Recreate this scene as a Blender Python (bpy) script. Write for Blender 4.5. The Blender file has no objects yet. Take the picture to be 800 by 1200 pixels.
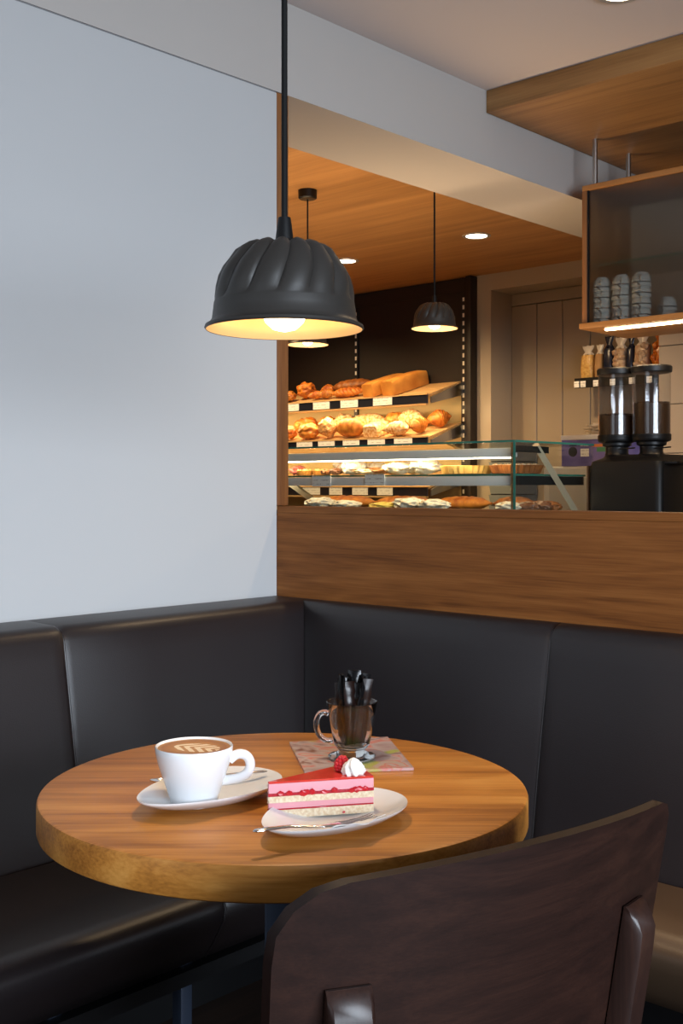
import bpy, bmesh, math, random
from mathutils import Vector, Matrix, noise
C = bpy.context; S = C.scene; COL = S.collection
PI = math.pi
rnd = random.Random(7)

# ------------------------------------------------------------------ camera, world, light, exposure
cam_d = bpy.data.cameras.new('camera'); cam = bpy.data.objects.new('camera', cam_d); COL.objects.link(cam)
cam.location = (1.9835, -1.9113, 1.15)
cam.rotation_euler = (PI/2, 0, math.radians(42.77))
cam_d.sensor_fit = 'VERTICAL'; cam_d.sensor_height = 36.0
cam_d.lens = 36.0*1322/1200
cam_d.shift_y = -30/1200
cam_d.clip_start = 0.05
S.camera = cam
S.view_settings.view_transform = 'Standard'; S.view_settings.look = 'None'
S.view_settings.gamma = 1; S.view_settings.use_curve_mapping = False
S.view_settings.exposure = 0.0
S.cycles.use_denoising = True
S.cycles.max_bounces = 8; S.cycles.glossy_bounces = 4; S.cycles.transmission_bounces = 10; S.cycles.transparent_max_bounces = 12
S.cycles.sample_clamp_indirect = 4.0
S.cycles.caustics_reflective = False; S.cycles.caustics_refractive = False

w = bpy.data.worlds.new('world'); S.world = w; w.use_nodes = True
w.node_tree.nodes['Background'].inputs[0].default_value = (0.60, 0.72, 0.92, 1)
w.node_tree.nodes['Background'].inputs[1].default_value = 0.15

def area(name, loc, target, sx, sy, power, col, spread=180):
    l = bpy.data.lights.new(name, 'AREA'); l.shape = 'RECTANGLE'; l.size = sx; l.size_y = sy
    l.energy = power; l.color = col; l.spread = math.radians(spread)
    o = bpy.data.objects.new(name, l); COL.objects.link(o); o.location = loc
    o.rotation_euler = (Vector(target)-Vector(loc)).to_track_quat('-Z', 'Y').to_euler()
    return o
def spot(name, loc, target, power, col, angle=90, blend=.6, rad=.04):
    l = bpy.data.lights.new(name, 'SPOT'); l.energy = power; l.color = col
    l.spot_size = math.radians(angle); l.spot_blend = blend; l.shadow_soft_size = rad
    o = bpy.data.objects.new(name, l); COL.objects.link(o); o.location = loc
    o.rotation_euler = (Vector(target)-Vector(loc)).to_track_quat('-Z', 'Y').to_euler()
    return o
DAY = (0.78, 0.88, 1.0); WARM = (1.0, 0.68, 0.33); WARM2 = (1.0, 0.72, 0.42)
# daylight through the shop windows (street side, right of and behind the camera)
area('window_daylight', (4.2, -1.75, 1.25), (0, -.30, 0.30), 2.6, 1.2, 74, DAY, 98)
area('rear_window_daylight', (0.6, -4.6, 1.5), (0.6, 0, 1.0), 2.0, 1.6, 18, DAY)
# recessed downlights of the seating area
spot('downlight_beam', (0.635, 0.535, 2.32), (0.635, 0.50, 0), 26, WARM2, 120)
spot('downlight_beam', (1.45, -0.28, 2.32), (1.42, -0.25, 0), 130, WARM2, 37, .9)
# recessed downlights of the bakery ceiling
for x in (-2.52, -1.733, -0.941):
    spot('bakery_beam', (x, 2.12, 2.235), (x, 2.55, 0), 58, WARM, 130, .8)
spot('bakery_beam', (-1.4, 1.0, 2.235), (-1.4, 1.4, 0), 22, WARM, 130, .8)
spot('bakery_beam', (0.9, 2.3, 2.25), (0.3, 2.9, 0.9), 12, WARM2, 130, .8)

# ------------------------------------------------------------------ materials
def new_mat(name):
    m = bpy.data.materials.new(name); m.use_nodes = True
    nt = m.node_tree; return m, nt, nt.nodes['Principled BSDF'], nt.nodes.new, nt.links.new
def rgba(c): return (c[0], c[1], c[2], 1)
def srgb(r, g, b):
    f = lambda v: (v/255/12.92 if v/255 <= .04045 else ((v/255+.055)/1.055)**2.4)
    return (f(r), f(g), f(b))
def plain(name, col, rough=.5, metal=0, var=0.0, scale=20, bump=0.0, bscale=80, coat=0, spec=.5, stretch=(1, 1, 1)):
    m, nt, b, N, L = new_mat(name)
    b.inputs['Roughness'].default_value = rough; b.inputs['Metallic'].default_value = metal
    b.inputs['Coat Weight'].default_value = coat; b.inputs['Specular IOR Level'].default_value = spec
    tc = N('ShaderNodeTexCoord'); mp = N('ShaderNodeMapping'); mp.inputs['Scale'].default_value = stretch
    L(tc.outputs['Object'], mp.inputs[0])
    n = N('ShaderNodeTexNoise'); n.inputs['Scale'].default_value = scale; n.inputs['Detail'].default_value = 4
    L(mp.outputs[0], n.inputs['Vector'])
    mx = N('ShaderNodeMix'); mx.data_type = 'RGBA'
    mx.inputs[6].default_value = rgba([c*(1-var) for c in col]); mx.inputs[7].default_value = rgba([min(1, c*(1+var)) for c in col])
    L(n.outputs[0], mx.inputs[0]); L(mx.outputs[2], b.inputs['Base Color'])
    if bump:
        n2 = N('ShaderNodeTexNoise'); n2.inputs['Scale'].default_value = bscale; n2.inputs['Detail'].default_value = 3
        L(mp.outputs[0], n2.inputs['Vector'])
        bp = N('ShaderNodeBump'); bp.inputs['Strength'].default_value = bump; bp.inputs['Distance'].default_value = .002
        L(n2.outputs[0], bp.inputs['Height']); L(bp.outputs[0], b.inputs['Normal'])
    return m
def wood(name, dark, mid, light, axis=0, rot=0.0, rough=.42, scale=1.0, bump=.15, coat=0.0, spec=.5):
    """Streaky grain running along the given local axis."""
    m, nt, b, N, L = new_mat(name)
    tc = N('ShaderNodeTexCoord'); mp = N('ShaderNodeMapping')
    mp.inputs['Rotation'].default_value = (0, 0, rot)
    L(tc.outputs['Object'], mp.inputs[0])
    def streak(along, across, detail, dist=0):
        m2 = N('ShaderNodeMapping'); s = [across*scale]*3; s[axis] = along*scale
        m2.inputs['Scale'].default_value = s; L(mp.outputs[0], m2.inputs[0])
        n = N('ShaderNodeTexNoise'); n.inputs['Scale'].default_value = 1; n.inputs['Detail'].default_value = detail
        n.inputs['Distortion'].default_value = dist
        L(m2.outputs[0], n.inputs['Vector']); return n
    a = streak(1.6, 27, 6, .3); c = streak(9, 300, 4); d = streak(.7, 6, 2, 1.2)
    wv = N('ShaderNodeMath'); wv.operation = 'MULTIPLY'; wv.inputs[1].default_value = 42; L(d.outputs[0], wv.inputs[0])
    sn = N('ShaderNodeMath'); sn.operation = 'SINE'; L(wv.outputs[0], sn.inputs[0])
    s2 = N('ShaderNodeMath'); s2.operation = 'MULTIPLY'; s2.inputs[1].default_value = .055; L(sn.outputs[0], s2.inputs[0])
    ad = N('ShaderNodeMath'); ad.operation = 'ADD'; L(a.outputs[0], ad.inputs[0]); L(s2.outputs[0], ad.inputs[1])
    cm = N('ShaderNodeMath'); cm.operation = 'MULTIPLY_ADD'; cm.inputs[1].default_value = .55; L(c.outputs[0], cm.inputs[0])
    cm.inputs[2].default_value = -.275
    ad2 = N('ShaderNodeMath'); ad2.operation = 'ADD'; L(ad.outputs[0], ad2.inputs[0]); L(cm.outputs[0], ad2.inputs[1])
    r = N('ShaderNodeValToRGB'); L(ad2.outputs[0], r.inputs[0])
    e = r.color_ramp.elements; e[0].position = .22; e[0].color = rgba(dark); e[1].position = .80; e[1].color = rgba(light)
    q = e.new(.5); q.color = rgba(mid)
    L(r.outputs[0], b.inputs['Base Color']); b.inputs['Roughness'].default_value = rough
    b.inputs['Specular IOR Level'].default_value = spec; b.inputs['Coat Weight'].default_value = coat; b.inputs['Coat Roughness'].default_value = .25
    bp = N('ShaderNodeBump'); bp.inputs['Strength'].default_value = bump; bp.inputs['Distance'].default_value = .0015
    L(ad2.outputs[0], bp.inputs['Height']); L(bp.outputs[0], b.inputs['Normal'])
    return m
def glass(name, col=(1, 1, 1), rough=0.0, ior=1.45):
    m, nt, b, N, L = new_mat(name)
    b.inputs['Base Color'].default_value = rgba(col); b.inputs['Transmission Weight'].default_value = 1
    b.inputs['Roughness'].default_value = rough; b.inputs['IOR'].default_value = ior
    n = N('ShaderNodeTexNoise'); n.inputs['Scale'].default_value = 3
    mr = N('ShaderNodeMapRange'); mr.inputs[3].default_value = rough; mr.inputs[4].default_value = rough+.012
    L(n.outputs[0], mr.inputs[0]); L(mr.outputs[0], b.inputs['Roughness'])
    return m
def pane(name, tint=(1, 1, 1), refl=.08, rough=0.02):
    """thin clear sheet: mostly see-through, with a fresnel reflection"""
    m, nt, b, N, L = new_mat(name); nt.nodes.remove(b)
    out = nt.nodes['Material Output']
    t = N('ShaderNodeBsdfTransparent'); t.inputs[0].default_value = rgba(tint)
    g = N('ShaderNodeBsdfGlossy'); g.inputs['Roughness'].default_value = rough
    f = N('ShaderNodeLayerWeight'); f.inputs[0].default_value = .5
    pw = N('ShaderNodeMath'); pw.operation = 'POWER'; pw.inputs[1].default_value = 4; L(f.outputs['Facing'], pw.inputs[0])
    ma = N('ShaderNodeMath'); ma.operation = 'MULTIPLY_ADD'; ma.inputs[1].default_value = .8; ma.inputs[2].default_value = refl*.5; L(pw.outputs[0], ma.inputs[0])
    mx = N('ShaderNodeMixShader'); L(ma.outputs[0], mx.inputs[0]); L(t.outputs[0], mx.inputs[1]); L(g.outputs[0], mx.inputs[2])
    L(mx.outputs[0], out.inputs[0]); return m
def emit(name, col, strength):
    m, nt, b, N, L = new_mat(name)
    b.inputs['Base Color'].default_value = rgba(col); b.inputs['Emission Color'].default_value = rgba(col)
    b.inputs['Emission Strength'].default_value = strength
    return m
def baked(name, top, side, pale=None, scale=30, rough=.5, flour=0.0, seeds=False):
    m, nt, b, N, L = new_mat(name)
    tc = N('ShaderNodeTexCoord')
    n = N('ShaderNodeTexNoise'); n.inputs['Scale'].default_value = scale; n.inputs['Detail'].default_value = 5
    L(tc.outputs['Object'], n.inputs['Vector'])
    r = N('ShaderNodeValToRGB'); L(n.outputs[0], r.inputs[0]); e = r.color_ramp.elements
    e[0].position = .35; e[0].color = rgba(side); e[1].position = .62; e[1].color = rgba(top)
    last = r.outputs[0]
    if flour > 0:
        n2 = N('ShaderNodeTexNoise'); n2.inputs['Scale'].default_value = scale*2.4; n2.inputs['Detail'].default_value = 6
        L(tc.outputs['Object'], n2.inputs['Vector'])
        r2 = N('ShaderNodeValToRGB'); L(n2.outputs[0], r2.inputs[0])
        r2.color_ramp.elements[0].position = .55-flour*.35; r2.color_ramp.elements[1].position = .72-flour*.35
        mx = N('ShaderNodeMix'); mx.data_type = 'RGBA'; L(r2.outputs[0], mx.inputs[0]); L(last, mx.inputs[6])
        mx.inputs[7].default_value = rgba(pale or (.85, .78, .65)); last = mx.outputs[2]
    if seeds:
        v = N('ShaderNodeTexVoronoi'); v.inputs['Scale'].default_value = 140; L(tc.outputs['Object'], v.inputs['Vector'])
        lt = N('ShaderNodeMath'); lt.operation = 'LESS_THAN'; lt.inputs[1].default_value = .33; L(v.outputs['Distance'], lt.inputs[0])
        mx = N('ShaderNodeMix'); mx.data_type = 'RGBA'; L(lt.outputs[0], mx.inputs[0]); L(last, mx.inputs[6])
        mx.inputs[7].default_value = rgba((.78, .62, .38)); last = mx.outputs[2]
    L(last, b.inputs['Base Color']); b.inputs['Roughness'].default_value = rough
    bp = N('ShaderNodeBump'); bp.inputs['Strength'].default_value = .4; bp.inputs['Distance'].default_value = .003
    L(n.outputs[0], bp.inputs['Height']); L(bp.outputs[0], b.inputs['Normal'])
    return m

GR = math.radians(42.8)
M = {}
M['wall'] = plain('wall_paint', (.50, .505, .505), .75, var=.02, scale=3, bump=.05, bscale=300)
M['ceil'] = plain('ceiling_paint', (.66, .59, .57), .9, var=.02, scale=2)
M['beam'] = plain('beam_paint', (.47, .44, .41), .85, var=.02, scale=3)
M['backwall'] = plain('beige_panel', (.44, .36, .27), .38, var=.03, scale=2)
M['recess'] = plain('taupe_panel', (.32, .25, .18), .34, var=.03, scale=2)
M['tile'] = plain('beige_tile', (.52, .44, .36), .45, var=.04, scale=3)
M['oak'] = wood('oak_panel', (.115, .037, .008), (.20, .068, .015), (.28, .105, .026), 0, rough=.5, scale=1.3, spec=.2)
M['oak_v'] = wood('oak_upright', (.13, .045, .013), (.22, .085, .025), (.31, .13, .04), 2, rough=.5)
M['oak_ceiling'] = wood('oak_ceiling', (.36, .17, .055), (.46, .225, .075), (.55, .28, .10), 0, rough=.5, scale=.7, bump=.05)
M['oak_canopy'] = wood('oak_canopy', (.20, .095, .028), (.31, .155, .050), (.39, .21, .072), 0, rough=.5, scale=.8)
M['oak_cab'] = wood('oak_cabinet', (.26, .11, .03), (.38, .17, .05), (.46, .22, .07), 0, rough=.45)
M['table'] = wood('oak_tabletop', (.27, .090, .013), (.52, .205, .034), (.68, .31, .068), 0, rot=-GR, rough=.42, coat=.0, spec=.35)
M['chair'] = wood('walnut_stain', (.009, .0032, .0021), (.0145, .0052, .0034), (.023, .0085, .0052), 0, rough=.48, coat=0, bump=.04, scale=2.2, spec=.22)
M['chair_v'] = wood('walnut_stain_upright', (.012, .0048, .0034), (.021, .0085, .0058), (.034, .014, .009), 2, rough=.40, coat=.05, bump=.08, spec=.4)
M['downlit_leather'] = plain('downlit_seat_leather', (.050, .030, .017), .40, var=.12, scale=6, bump=.10, bscale=420, spec=.5)  # dark seat leather with the warm downlight painted in as brown
M['leather'] = plain('dark_leather', (.0130, .0090, .0095), .40, var=.12, scale=6, bump=.10, bscale=420, spec=.55)
M['floor'] = wood('dark_floor', (.012, .007, .005), (.022, .012, .008), (.035, .019, .012), 1, rough=.5)
M['steel_blue'] = plain('slate_blue_steel', (.055, .075, .12), .42, .25, var=.05)
M['black'] = plain('black_plastic', (.0045, .0045, .005), .42, var=.1, spec=.35)
M['cord'] = plain('black_cord', (.006, .006, .006), .7, spec=.2)
M['black_metal'] = plain('black_metal', (.014, .014, .015), .38, .4, var=.1)
M['shade'] = plain('graphite_enamel', (.030, .027, .024), .42, .10, var=.08, scale=8)
M['lining'] = plain('gold_lining', (.80, .56, .30), .5, var=.04)
M['steel'] = plain('brushed_steel', (.50, .49, .47), .30, 1.0, var=.06, scale=60, stretch=(1, 1, 12))
M['alu'] = plain('satin_aluminium', (.80, .79, .77), .35, .15, var=.04, scale=40, stretch=(.2, 1, 1))
M['chrome'] = plain('polished_steel', (.72, .71, .70), .12, 1.0, var=.03)
M['porcelain'] = plain('white_porcelain', (.80, .81, .82), .18, var=.01, coat=.4)
M['clear'] = glass('clear_glass', (.97, .99, .98))
M['pane'] = pane('glass_pane', (.96, .985, .97))
M['glass_edge'] = plain('green_glass_edge', (.03, .16, .13), .15, var=.1)
M['hopper'] = pane('hopper_plastic', (.93, .94, .95), .14, .05)
def frosted():
    m, nt, b, N, L = new_mat('frosted_front'); nt.nodes.remove(b); out = nt.nodes['Material Output']
    t = N('ShaderNodeBsdfTransparent'); t.inputs[0].default_value = (.92, .91, .88, 1)
    r = N('ShaderNodeBsdfRefraction'); r.inputs['Roughness'].default_value = .30; r.inputs['IOR'].default_value = 1.03; r.inputs[0].default_value = (.95, .94, .9, 1)
    m1 = N('ShaderNodeMixShader'); m1.inputs[0].default_value = .42; L(t.outputs[0], m1.inputs[1]); L(r.outputs[0], m1.inputs[2])
    g = N('ShaderNodeBsdfGlossy'); g.inputs['Roughness'].default_value = .25
    m2 = N('ShaderNodeMixShader'); m2.inputs[0].default_value = .05; L(m1.outputs[0], m2.inputs[1]); L(g.outputs[0], m2.inputs[2])
    L(m2.outputs[0], out.inputs[0]); return m
M['frost'] = frosted()
M['paper'] = plain('white_paper', (.82, .81, .79), .7, var=.02)
M['dark_panel'] = plain('espresso_panel', (.013, .007, .005), .55, var=.06, scale=4)
M['shelf_back'] = plain('cream_shelf_back', (.46, .36, .155), .5, var=.03, scale=4)
M['shelf_wood'] = wood('pale_shelf_slats', (.42, .24, .09), (.55, .34, .15), (.66, .44, .22), 0, rough=.5)
M['rail_dark'] = plain('dark_price_rail', (.012, .013, .022), .35, var=.1)
M['bulb'] = emit('warm_bulb', (1.0, .74, .42), 9)
M['bulb_far'] = emit('warm_bulb_far', (1.0, .74, .42), 9)
M['diffuser'] = emit('downlight_diffuser', (1.0, .84, .60), 14)
M['led'] = emit('warm_led', (1.0, .74, .42), 26)
M['led_cool'] = emit('white_led', (1.0, .88, .68), 9)

# ------------------------------------------------------------------ mesh helpers
def BM(): return bmesh.new()
def obj(name, bm, mat, parent=None, smooth=True, loc=None, angle=35):
    me = bpy.data.meshes.new(name)
    bmesh.ops.recalc_face_normals(bm, faces=bm.faces[:])
    bm.to_mesh(me); bm.free()
    if isinstance(mat, (list, tuple)):
        for q in mat: me.materials.append(q)
    else: me.materials.append(mat)
    if smooth:
        for p in me.polygons: p.use_smooth = True
        me.set_sharp_from_angle(angle=math.radians(angle))
    o = bpy.data.objects.new(name, me); COL.objects.link(o)
    if parent: o.parent = parent
    if loc: o.location = loc
    return o
def tag(o, label=None, cat=None, group=None, kind=None):
    if label: o['label'] = label
    if cat: o['category'] = cat
    if group: o['group'] = group
    if kind: o['kind'] = kind
    return o
def thing(name, label, cat, loc=(0, 0, 0), rz=0, group=None):
    o = bpy.data.objects.new(name, None); COL.objects.link(o); o.location = loc; o.rotation_euler = (0, 0, rz)
    o.empty_display_size = .05
    return tag(o, label, cat, group)
def dup(root, loc, rz, label, group=None):
    r = root.copy(); COL.objects.link(r); r.location = loc; r.rotation_euler = (0, 0, rz); r['label'] = label
    if group: r['group'] = group
    for ch in root.children:
        c = ch.copy(); COL.objects.link(c); c.parent = r
        for g in ch.children:
            d = g.copy(); COL.objects.link(d); d.parent = c
    return r
def struct(name, bm, mat, label, cat, smooth=False):
    o = obj(name, bm, mat, smooth=smooth); return tag(o, label, cat, None, 'structure')
def box(bm, x0, x1, y0, y1, z0, z1, bev=0, mi=0, seg=2):
    vs = [bm.verts.new((x, y, z)) for z in (z0, z1) for y in (y0, y1) for x in (x0, x1)]
    F = [(0, 2, 3, 1), (4, 5, 7, 6), (0, 1, 5, 4), (2, 6, 7, 3), (0, 4, 6, 2), (1, 3, 7, 5)]
    fs = [bm.faces.new([vs[i] for i in f]) for f in F]
    for f in fs: f.material_index = mi
    if bev:
        es = list({e for f in fs for e in f.edges})
        bmesh.ops.bevel(bm, geom=es, offset=bev, segments=seg, affect='EDGES', profile=.5)
    return vs
def xf(bm, verts, mat):
    for v in verts: v.co = mat @ v.co
def lathe(bm, prof, segs=32, fn=None, caps=True, origin=(0, 0, 0), mi=0):
    """profile of (r, z); fn(r, z, theta) -> (r, z, theta)"""
    rings = []
    for r, z in prof:
        ring = []
        for k in range(segs):
            th = 2*PI*k/segs; rr, zz, tt = fn(r, z, th) if fn else (r, z, th)
            ring.append(bm.verts.new((origin[0]+rr*math.cos(tt), origin[1]+rr*math.sin(tt), origin[2]+zz)))
        rings.append(ring)
    for a, b in zip(rings, rings[1:]):
        for k in range(segs):
            f = bm.faces.new((a[k], a[(k+1) % segs], b[(k+1) % segs], b[k])); f.material_index = mi
    if caps:
        for r in (rings[0], rings[-1]):
            f = bm.faces.new(r); f.material_index = mi
    return rings
def tube(bm, pts, rad, segs=10, flat=1.0, up=(0, 0, 1), caps=True, mi=0):
    """rad a number or one per point; flat squeezes along the binormal"""
    pts = [Vector(p) for p in pts]; n = len(pts)
    rs = rad if isinstance(rad, (list, tuple)) else [rad]*n
    rings = []
    for i, p in enumerate(pts):
        t = (pts[min(i+1, n-1)]-pts[max(i-1, 0)]).normalized()
        u = Vector(up); s = t.cross(u)
        if s.length < 1e-4: s = t.cross(Vector((1, 0, 0)))
        s.normalize(); b = s.cross(t).normalized()
        fl = flat[i] if isinstance(flat, (list, tuple)) else flat
        rings.append([bm.verts.new(p+s*rs[i]*math.cos(2*PI*k/segs)+b*rs[i]*fl*math.sin(2*PI*k/segs)) for k in range(segs)])
    for a, b in zip(rings, rings[1:]):
        for k in range(segs):
            f = bm.faces.new((a[k], a[(k+1) % segs], b[(k+1) % segs], b[k])); f.material_index = mi
    if caps:
        for r in (rings[0], rings[-1]): bm.faces.new(r).material_index = mi
    return rings
def prism(bm, outline, z0, z1, bev=0, mi=0):
    lo = [bm.verts.new((x, y, z0)) for x, y in outline]; hi = [bm.verts.new((x, y, z1)) for x, y in outline]
    fs = [bm.faces.new(lo[::-1]), bm.faces.new(hi)]; n = len(lo)
    for k in range(n): fs.append(bm.faces.new((lo[k], lo[(k+1) % n], hi[(k+1) % n], hi[k])))
    for f in fs: f.material_index = mi
    if bev:
        es = list(set(fs[0].edges) | set(fs[1].edges))
        bmesh.ops.bevel(bm, geom=es, offset=bev, segments=2, affect='EDGES')
def loft(bm, sections, close=True, caps=True):
    """list of equal-length point rings"""
    R = [[bm.verts.new(p) for p in s] for s in sections]; n = len(R[0])
    for a, b in zip(R, R[1:]):
        for k in range(n if close else n-1):
            bm.faces.new((a[k], a[(k+1) % n], b[(k+1) % n], b[k]))
    if caps:
        bm.faces.new(R[0]); bm.faces.new(R[-1])
    return R
def smooth_path(pts, n=4):
    pts = [Vector(p) for p in pts]; out = []
    for i in range(len(pts)-1):
        a, b_, c, d = pts[max(i-1, 0)], pts[i], pts[i+1], pts[min(i+2, len(pts)-1)]
        for k in range(n):
            t = k/n
            out.append(.5*((2*b_)+(c-a)*t+(2*a-5*b_+4*c-d)*t*t+(3*b_-a-3*c+d)*t*t*t))
    return out+[pts[-1]]
def circle(r, n=48, cx=0, cy=0): return [(cx+r*math.cos(2*PI*k/n), cy+r*math.sin(2*PI*k/n)) for k in range(n)]
def blob(bm, c, s, seed=0, amp=.08, freq=14, sub=3, flatten=.0, mi=0):
    r = bmesh.ops.create_icosphere(bm, subdivisions=sub, radius=1.0)
    for v in r['verts']:
        p = v.co.copy(); d = 1+amp*noise.noise(p*freq*.12+Vector((seed*3.1, seed, 0)))*2
        z = p.z*d
        if flatten and z < -flatten: z = -flatten-(z+flatten)*.08*-1
        v.co = Vector((c[0]+p.x*d*s[0], c[1]+p.y*d*s[1], c[2]+z*s[2]))
    for v in r['verts']:
        for f in v.link_faces: f.material_index = mi
    return r['verts']

# ------------------------------------------------------------------ the room
b = BM(); box(b, -5.2, 5, -5, 4.0, -.05, 0); struct('floor', b, M['floor'], 'dark wooden floor under the bench and table', 'floor')
b = BM(); box(b, 0, 4.6, -4.9, 4.0, 2.34, 2.42); struct('ceiling', b, M['ceil'], 'pale greyish ceiling over the seating area', 'ceiling')
b = BM(); box(b, -.30, 0, -4.9, 0, 0, 2.109); struct('wall_left', b, M['wall'], 'smooth pale wall behind the left bench', 'wall')
b = BM(); box(b, -.28, -.003, -4.9, 0, 2.109, 2.113); struct('trim_2', b, plain('grey_joint', (.22, .22, .23), .8), 'thin dark shadow joint high on the pale left wall', 'joint')
b = BM(); box(b, -.30, 0, -4.9, 4.0, 2.113, 2.42); struct('wall_bulkhead', b, M['beam'], 'long white beam above the opening to the bakery', 'beam')
b = BM(); box(b, -.30, 0, .001, .041, 1.103, 2.112, .002); struct('trim_1', b, M['oak_v'], 'oak jamb board covering the end of the left wall', 'trim', True)
b = BM(); box(b, .001, 3.6, .001, .055, 0, 1.085); box(b, .001, 3.6, 0, .06, 1.085, 1.102, .002)
struct('wall_partition', b, M['oak'], 'brown oak partition behind the right bench', 'partition')
b = BM(); box(b, -5, -.302, -.20, -.001, 0, 2.3); struct('wall_front', b, M['backwall'], 'bakery wall behind the pale seating wall', 'wall')
b = BM(); box(b, -5, -.302, 0, 2.9, 2.25, 2.30); struct('ceiling_bakery', b, M['oak_ceiling'], 'honey oak ceiling over the bakery counter', 'ceiling')
b = BM(); box(b, -5.1, -5.0, -.2, 4, 0, 2.3); struct('wall_west', b, M['backwall'], 'far side wall of the bakery', 'wall')
# back wall with a door recess between x -1.414 and -0.457
b = BM()
box(b, -5, -1.414, 2.9, 3.25, 0, 2.42); box(b, -1.414, -.457, 2.9, 3.25, 2.166, 2.42)
struct('wall_back', b, M['backwall'], 'beige wall behind the bread shelves', 'wall')
b = BM(); box(b, -1.414, -.457, 3.12, 3.25, 0, 2.166); struct('wall_recess', b, M['recess'], 'rear of the taupe door recess', 'wall')
b = BM(); box(b, -.457, 4.6, 2.88, 3.25, 0, 2.42)
struct('wall_tiled', b, M['backwall'], 'core of the tiled wall behind the grinder', 'wall')
b = BM()
rows = [0, .28, .62, .96, 1.30, 1.523, 1.79, 2.1, 2.338]
for z0, z1 in zip(rows, rows[1:]):
    x = -.457
    while x < 3:
        box(b, x+.001, x+.598, 2.862, 2.879, z0+.002, z1-.002, .0015, seg=1); x += .6
struct('trim_3', b, M['tile'], 'large beige tiles with thin joints behind the grinder', 'tiles')
b = BM()
for x0, x1 in [(-1.412, -1.258), (-1.254, -1.104), (-1.100, -.942), (-.938, -.459)]:
    box(b, x0, x1, 3.085, 3.119, .01, 2.10, .002, seg=1)
box(b, -1.412, -.459, 3.085, 3.119, 2.104, 2.164, .002, seg=1)
struct('door_1', b, M['recess'], 'taupe panelled door in the recess beside the bread shelves', 'door')
b = BM(); box(b, 3.62, 3.75, -.2, 4, 0, 2.42); struct('wall_right', b, M['wall'], 'side wall right of the service counter', 'wall')

# ------------------------------------------------------------------ oak canopy and hanging cabinet
b = BM(); box(b, .002, 3.4, .871, 2.85, 2.272, 2.339, .002)
tag(obj('ceiling_canopy', b, M['oak_canopy']), 'large flat oak canopy panel fixed under the ceiling at upper right', 'ceiling panel')

cab = thing('wall_cabinet', 'oak hanging cabinet with frosted glass front, cups inside and metal rods', 'cabinet', (.085, 1.28, 1.655))
L_, D_, H_, T_ = 1.5, .30, .462, .018
b = BM(); box(b, 0, L_, 0, D_, H_-T_, H_, .002); obj('top_board', b, M['oak_cab'], cab)
b = BM(); box(b, -.004, L_, -.012, D_, 0, T_, .002); obj('bottom_board', b, M['oak_cab'], cab)
b = BM(); box(b, 0, T_, 0, D_, T_, H_-T_, .002); obj('side_panel', b, M['oak_v'], cab)
b = BM(); box(b, L_-T_, L_, 0, D_, T_, H_-T_, .002); obj('side_panel', b, M['oak_v'], cab)
b = BM(); box(b, T_, L_-T_, D_-.012, D_, T_, H_-T_); obj('back_panel', b, plain('taupe_back', (.46, .36, .27), .6, var=.03), cab)
b = BM(); box(b, T_+.001, L_-T_-.001, .03, D_-.03, .202, .208); gs = obj('glass_shelf', b, M['pane'], cab)
b = BM(); box(b, T_+.001, L_-T_-.001, .026, .0299, .202, .208); obj('shelf_edge', b, M['glass_edge'], gs)
b = BM(); box(b, T_+.004, L_-T_-.001, .006, .010, T_+.001, H_-T_-.001); obj('glass_front', b, M['frost'], cab)
b = BM(); box(b, T_, T_+.004, .002, .012, T_, H_-T_); obj('edge_strip', b, M['black_metal'], cab)
for yy in (.043, .262):
    b = BM(); lathe(b, [(.0085, H_), (.0085, 2.272-1.655)], 16, origin=(.023, yy, 0)); obj('hanging_rod', b, M['steel'], cab)
for yy in (.043, .262):
    b = BM(); lathe(b, [(.0085, H_), (.0085, 2.272-1.655)], 16, origin=(1.45, yy, 0)); obj('hanging_rod', b, M['steel'], cab)
b = BM(); box(b, .065, L_-.05, .030, .046, -.006, -.0005, .001); obj('light_strip', b, M['led'], cab)
area('cabinet_strip_glow', (.085+.75, 1.318, 1.647), (.835, 1.318, 0), 1.35, .012, 3.0, WARM2)

def cup_small(label):
    t = thing('coffee_cup', label, 'cup', group='upturned cups in the hanging cabinet')
    b = BM()
    pr = [(.0300, 0), (.0315, .002), (.0300, .018), (.0262, .036), (.0205, .0425), (.019, .046), (.0165, .0465), (.0165, .044),
          (.0005, .0435), (.0005, .041), (.019, .041), (.0245, .035), (.0283, .018), (.0295, .001)]
    lathe(b, pr, 28, caps=False)
    obj('cup_body', b, M['cupblue'], t)
    b = BM()
    tube(b, [(0, -.0295, .020), (0, -.036, .018), (0, -.0375, .026), (.001, -.034, .033), (.002, -.0265, .035)], .0028, 8, up=(1, 0, 0)); obj('handle', b, M['cupblue'], t)
    b = BM()
    lathe(b, [(.0312, .0120), (.0312, .0152)], 28, caps=False)
    rs = [(.0302*math.cos(a), .0302*math.sin(a), z) for a, z in ((-2.05, .0135), (-1.85, .008), (-1.70, .002))]
    tube(b, [(x*1.035, y*1.035, z) for x, y, z in rs], .0020, 6)
    obj('dark_stripe', b, M['cupmark'], t)
    return t
M['cupblue'] = plain('pale_blue_cup', (.78, .86, .90), .3, var=.02)
M['cupmark'] = plain('dark_cup_mark', (.03, .035, .045), .4)
pos = [('left', .129, 1.330), ('middle', .199, 1.330), ('right', .268, 1.330)]
lev = ['bottom cup', 'second cup from the bottom', 'third cup from the bottom', 'top cup']
cup0 = None
for sname, x, y in pos:
    for k in range(4):
        lb = 'pale upturned cup, %s of the %s stack in the cabinet' % (lev[k], sname)
        p = (x, y, 1.6735+k*.0340); rz = -.1+.2*rnd.random()+.55
        if cup0 is None: cup0 = cup_small(lb); cup0.location = p; cup0.rotation_euler = (0, 0, rz)
        else: dup(cup0, p, rz, lb)
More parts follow.
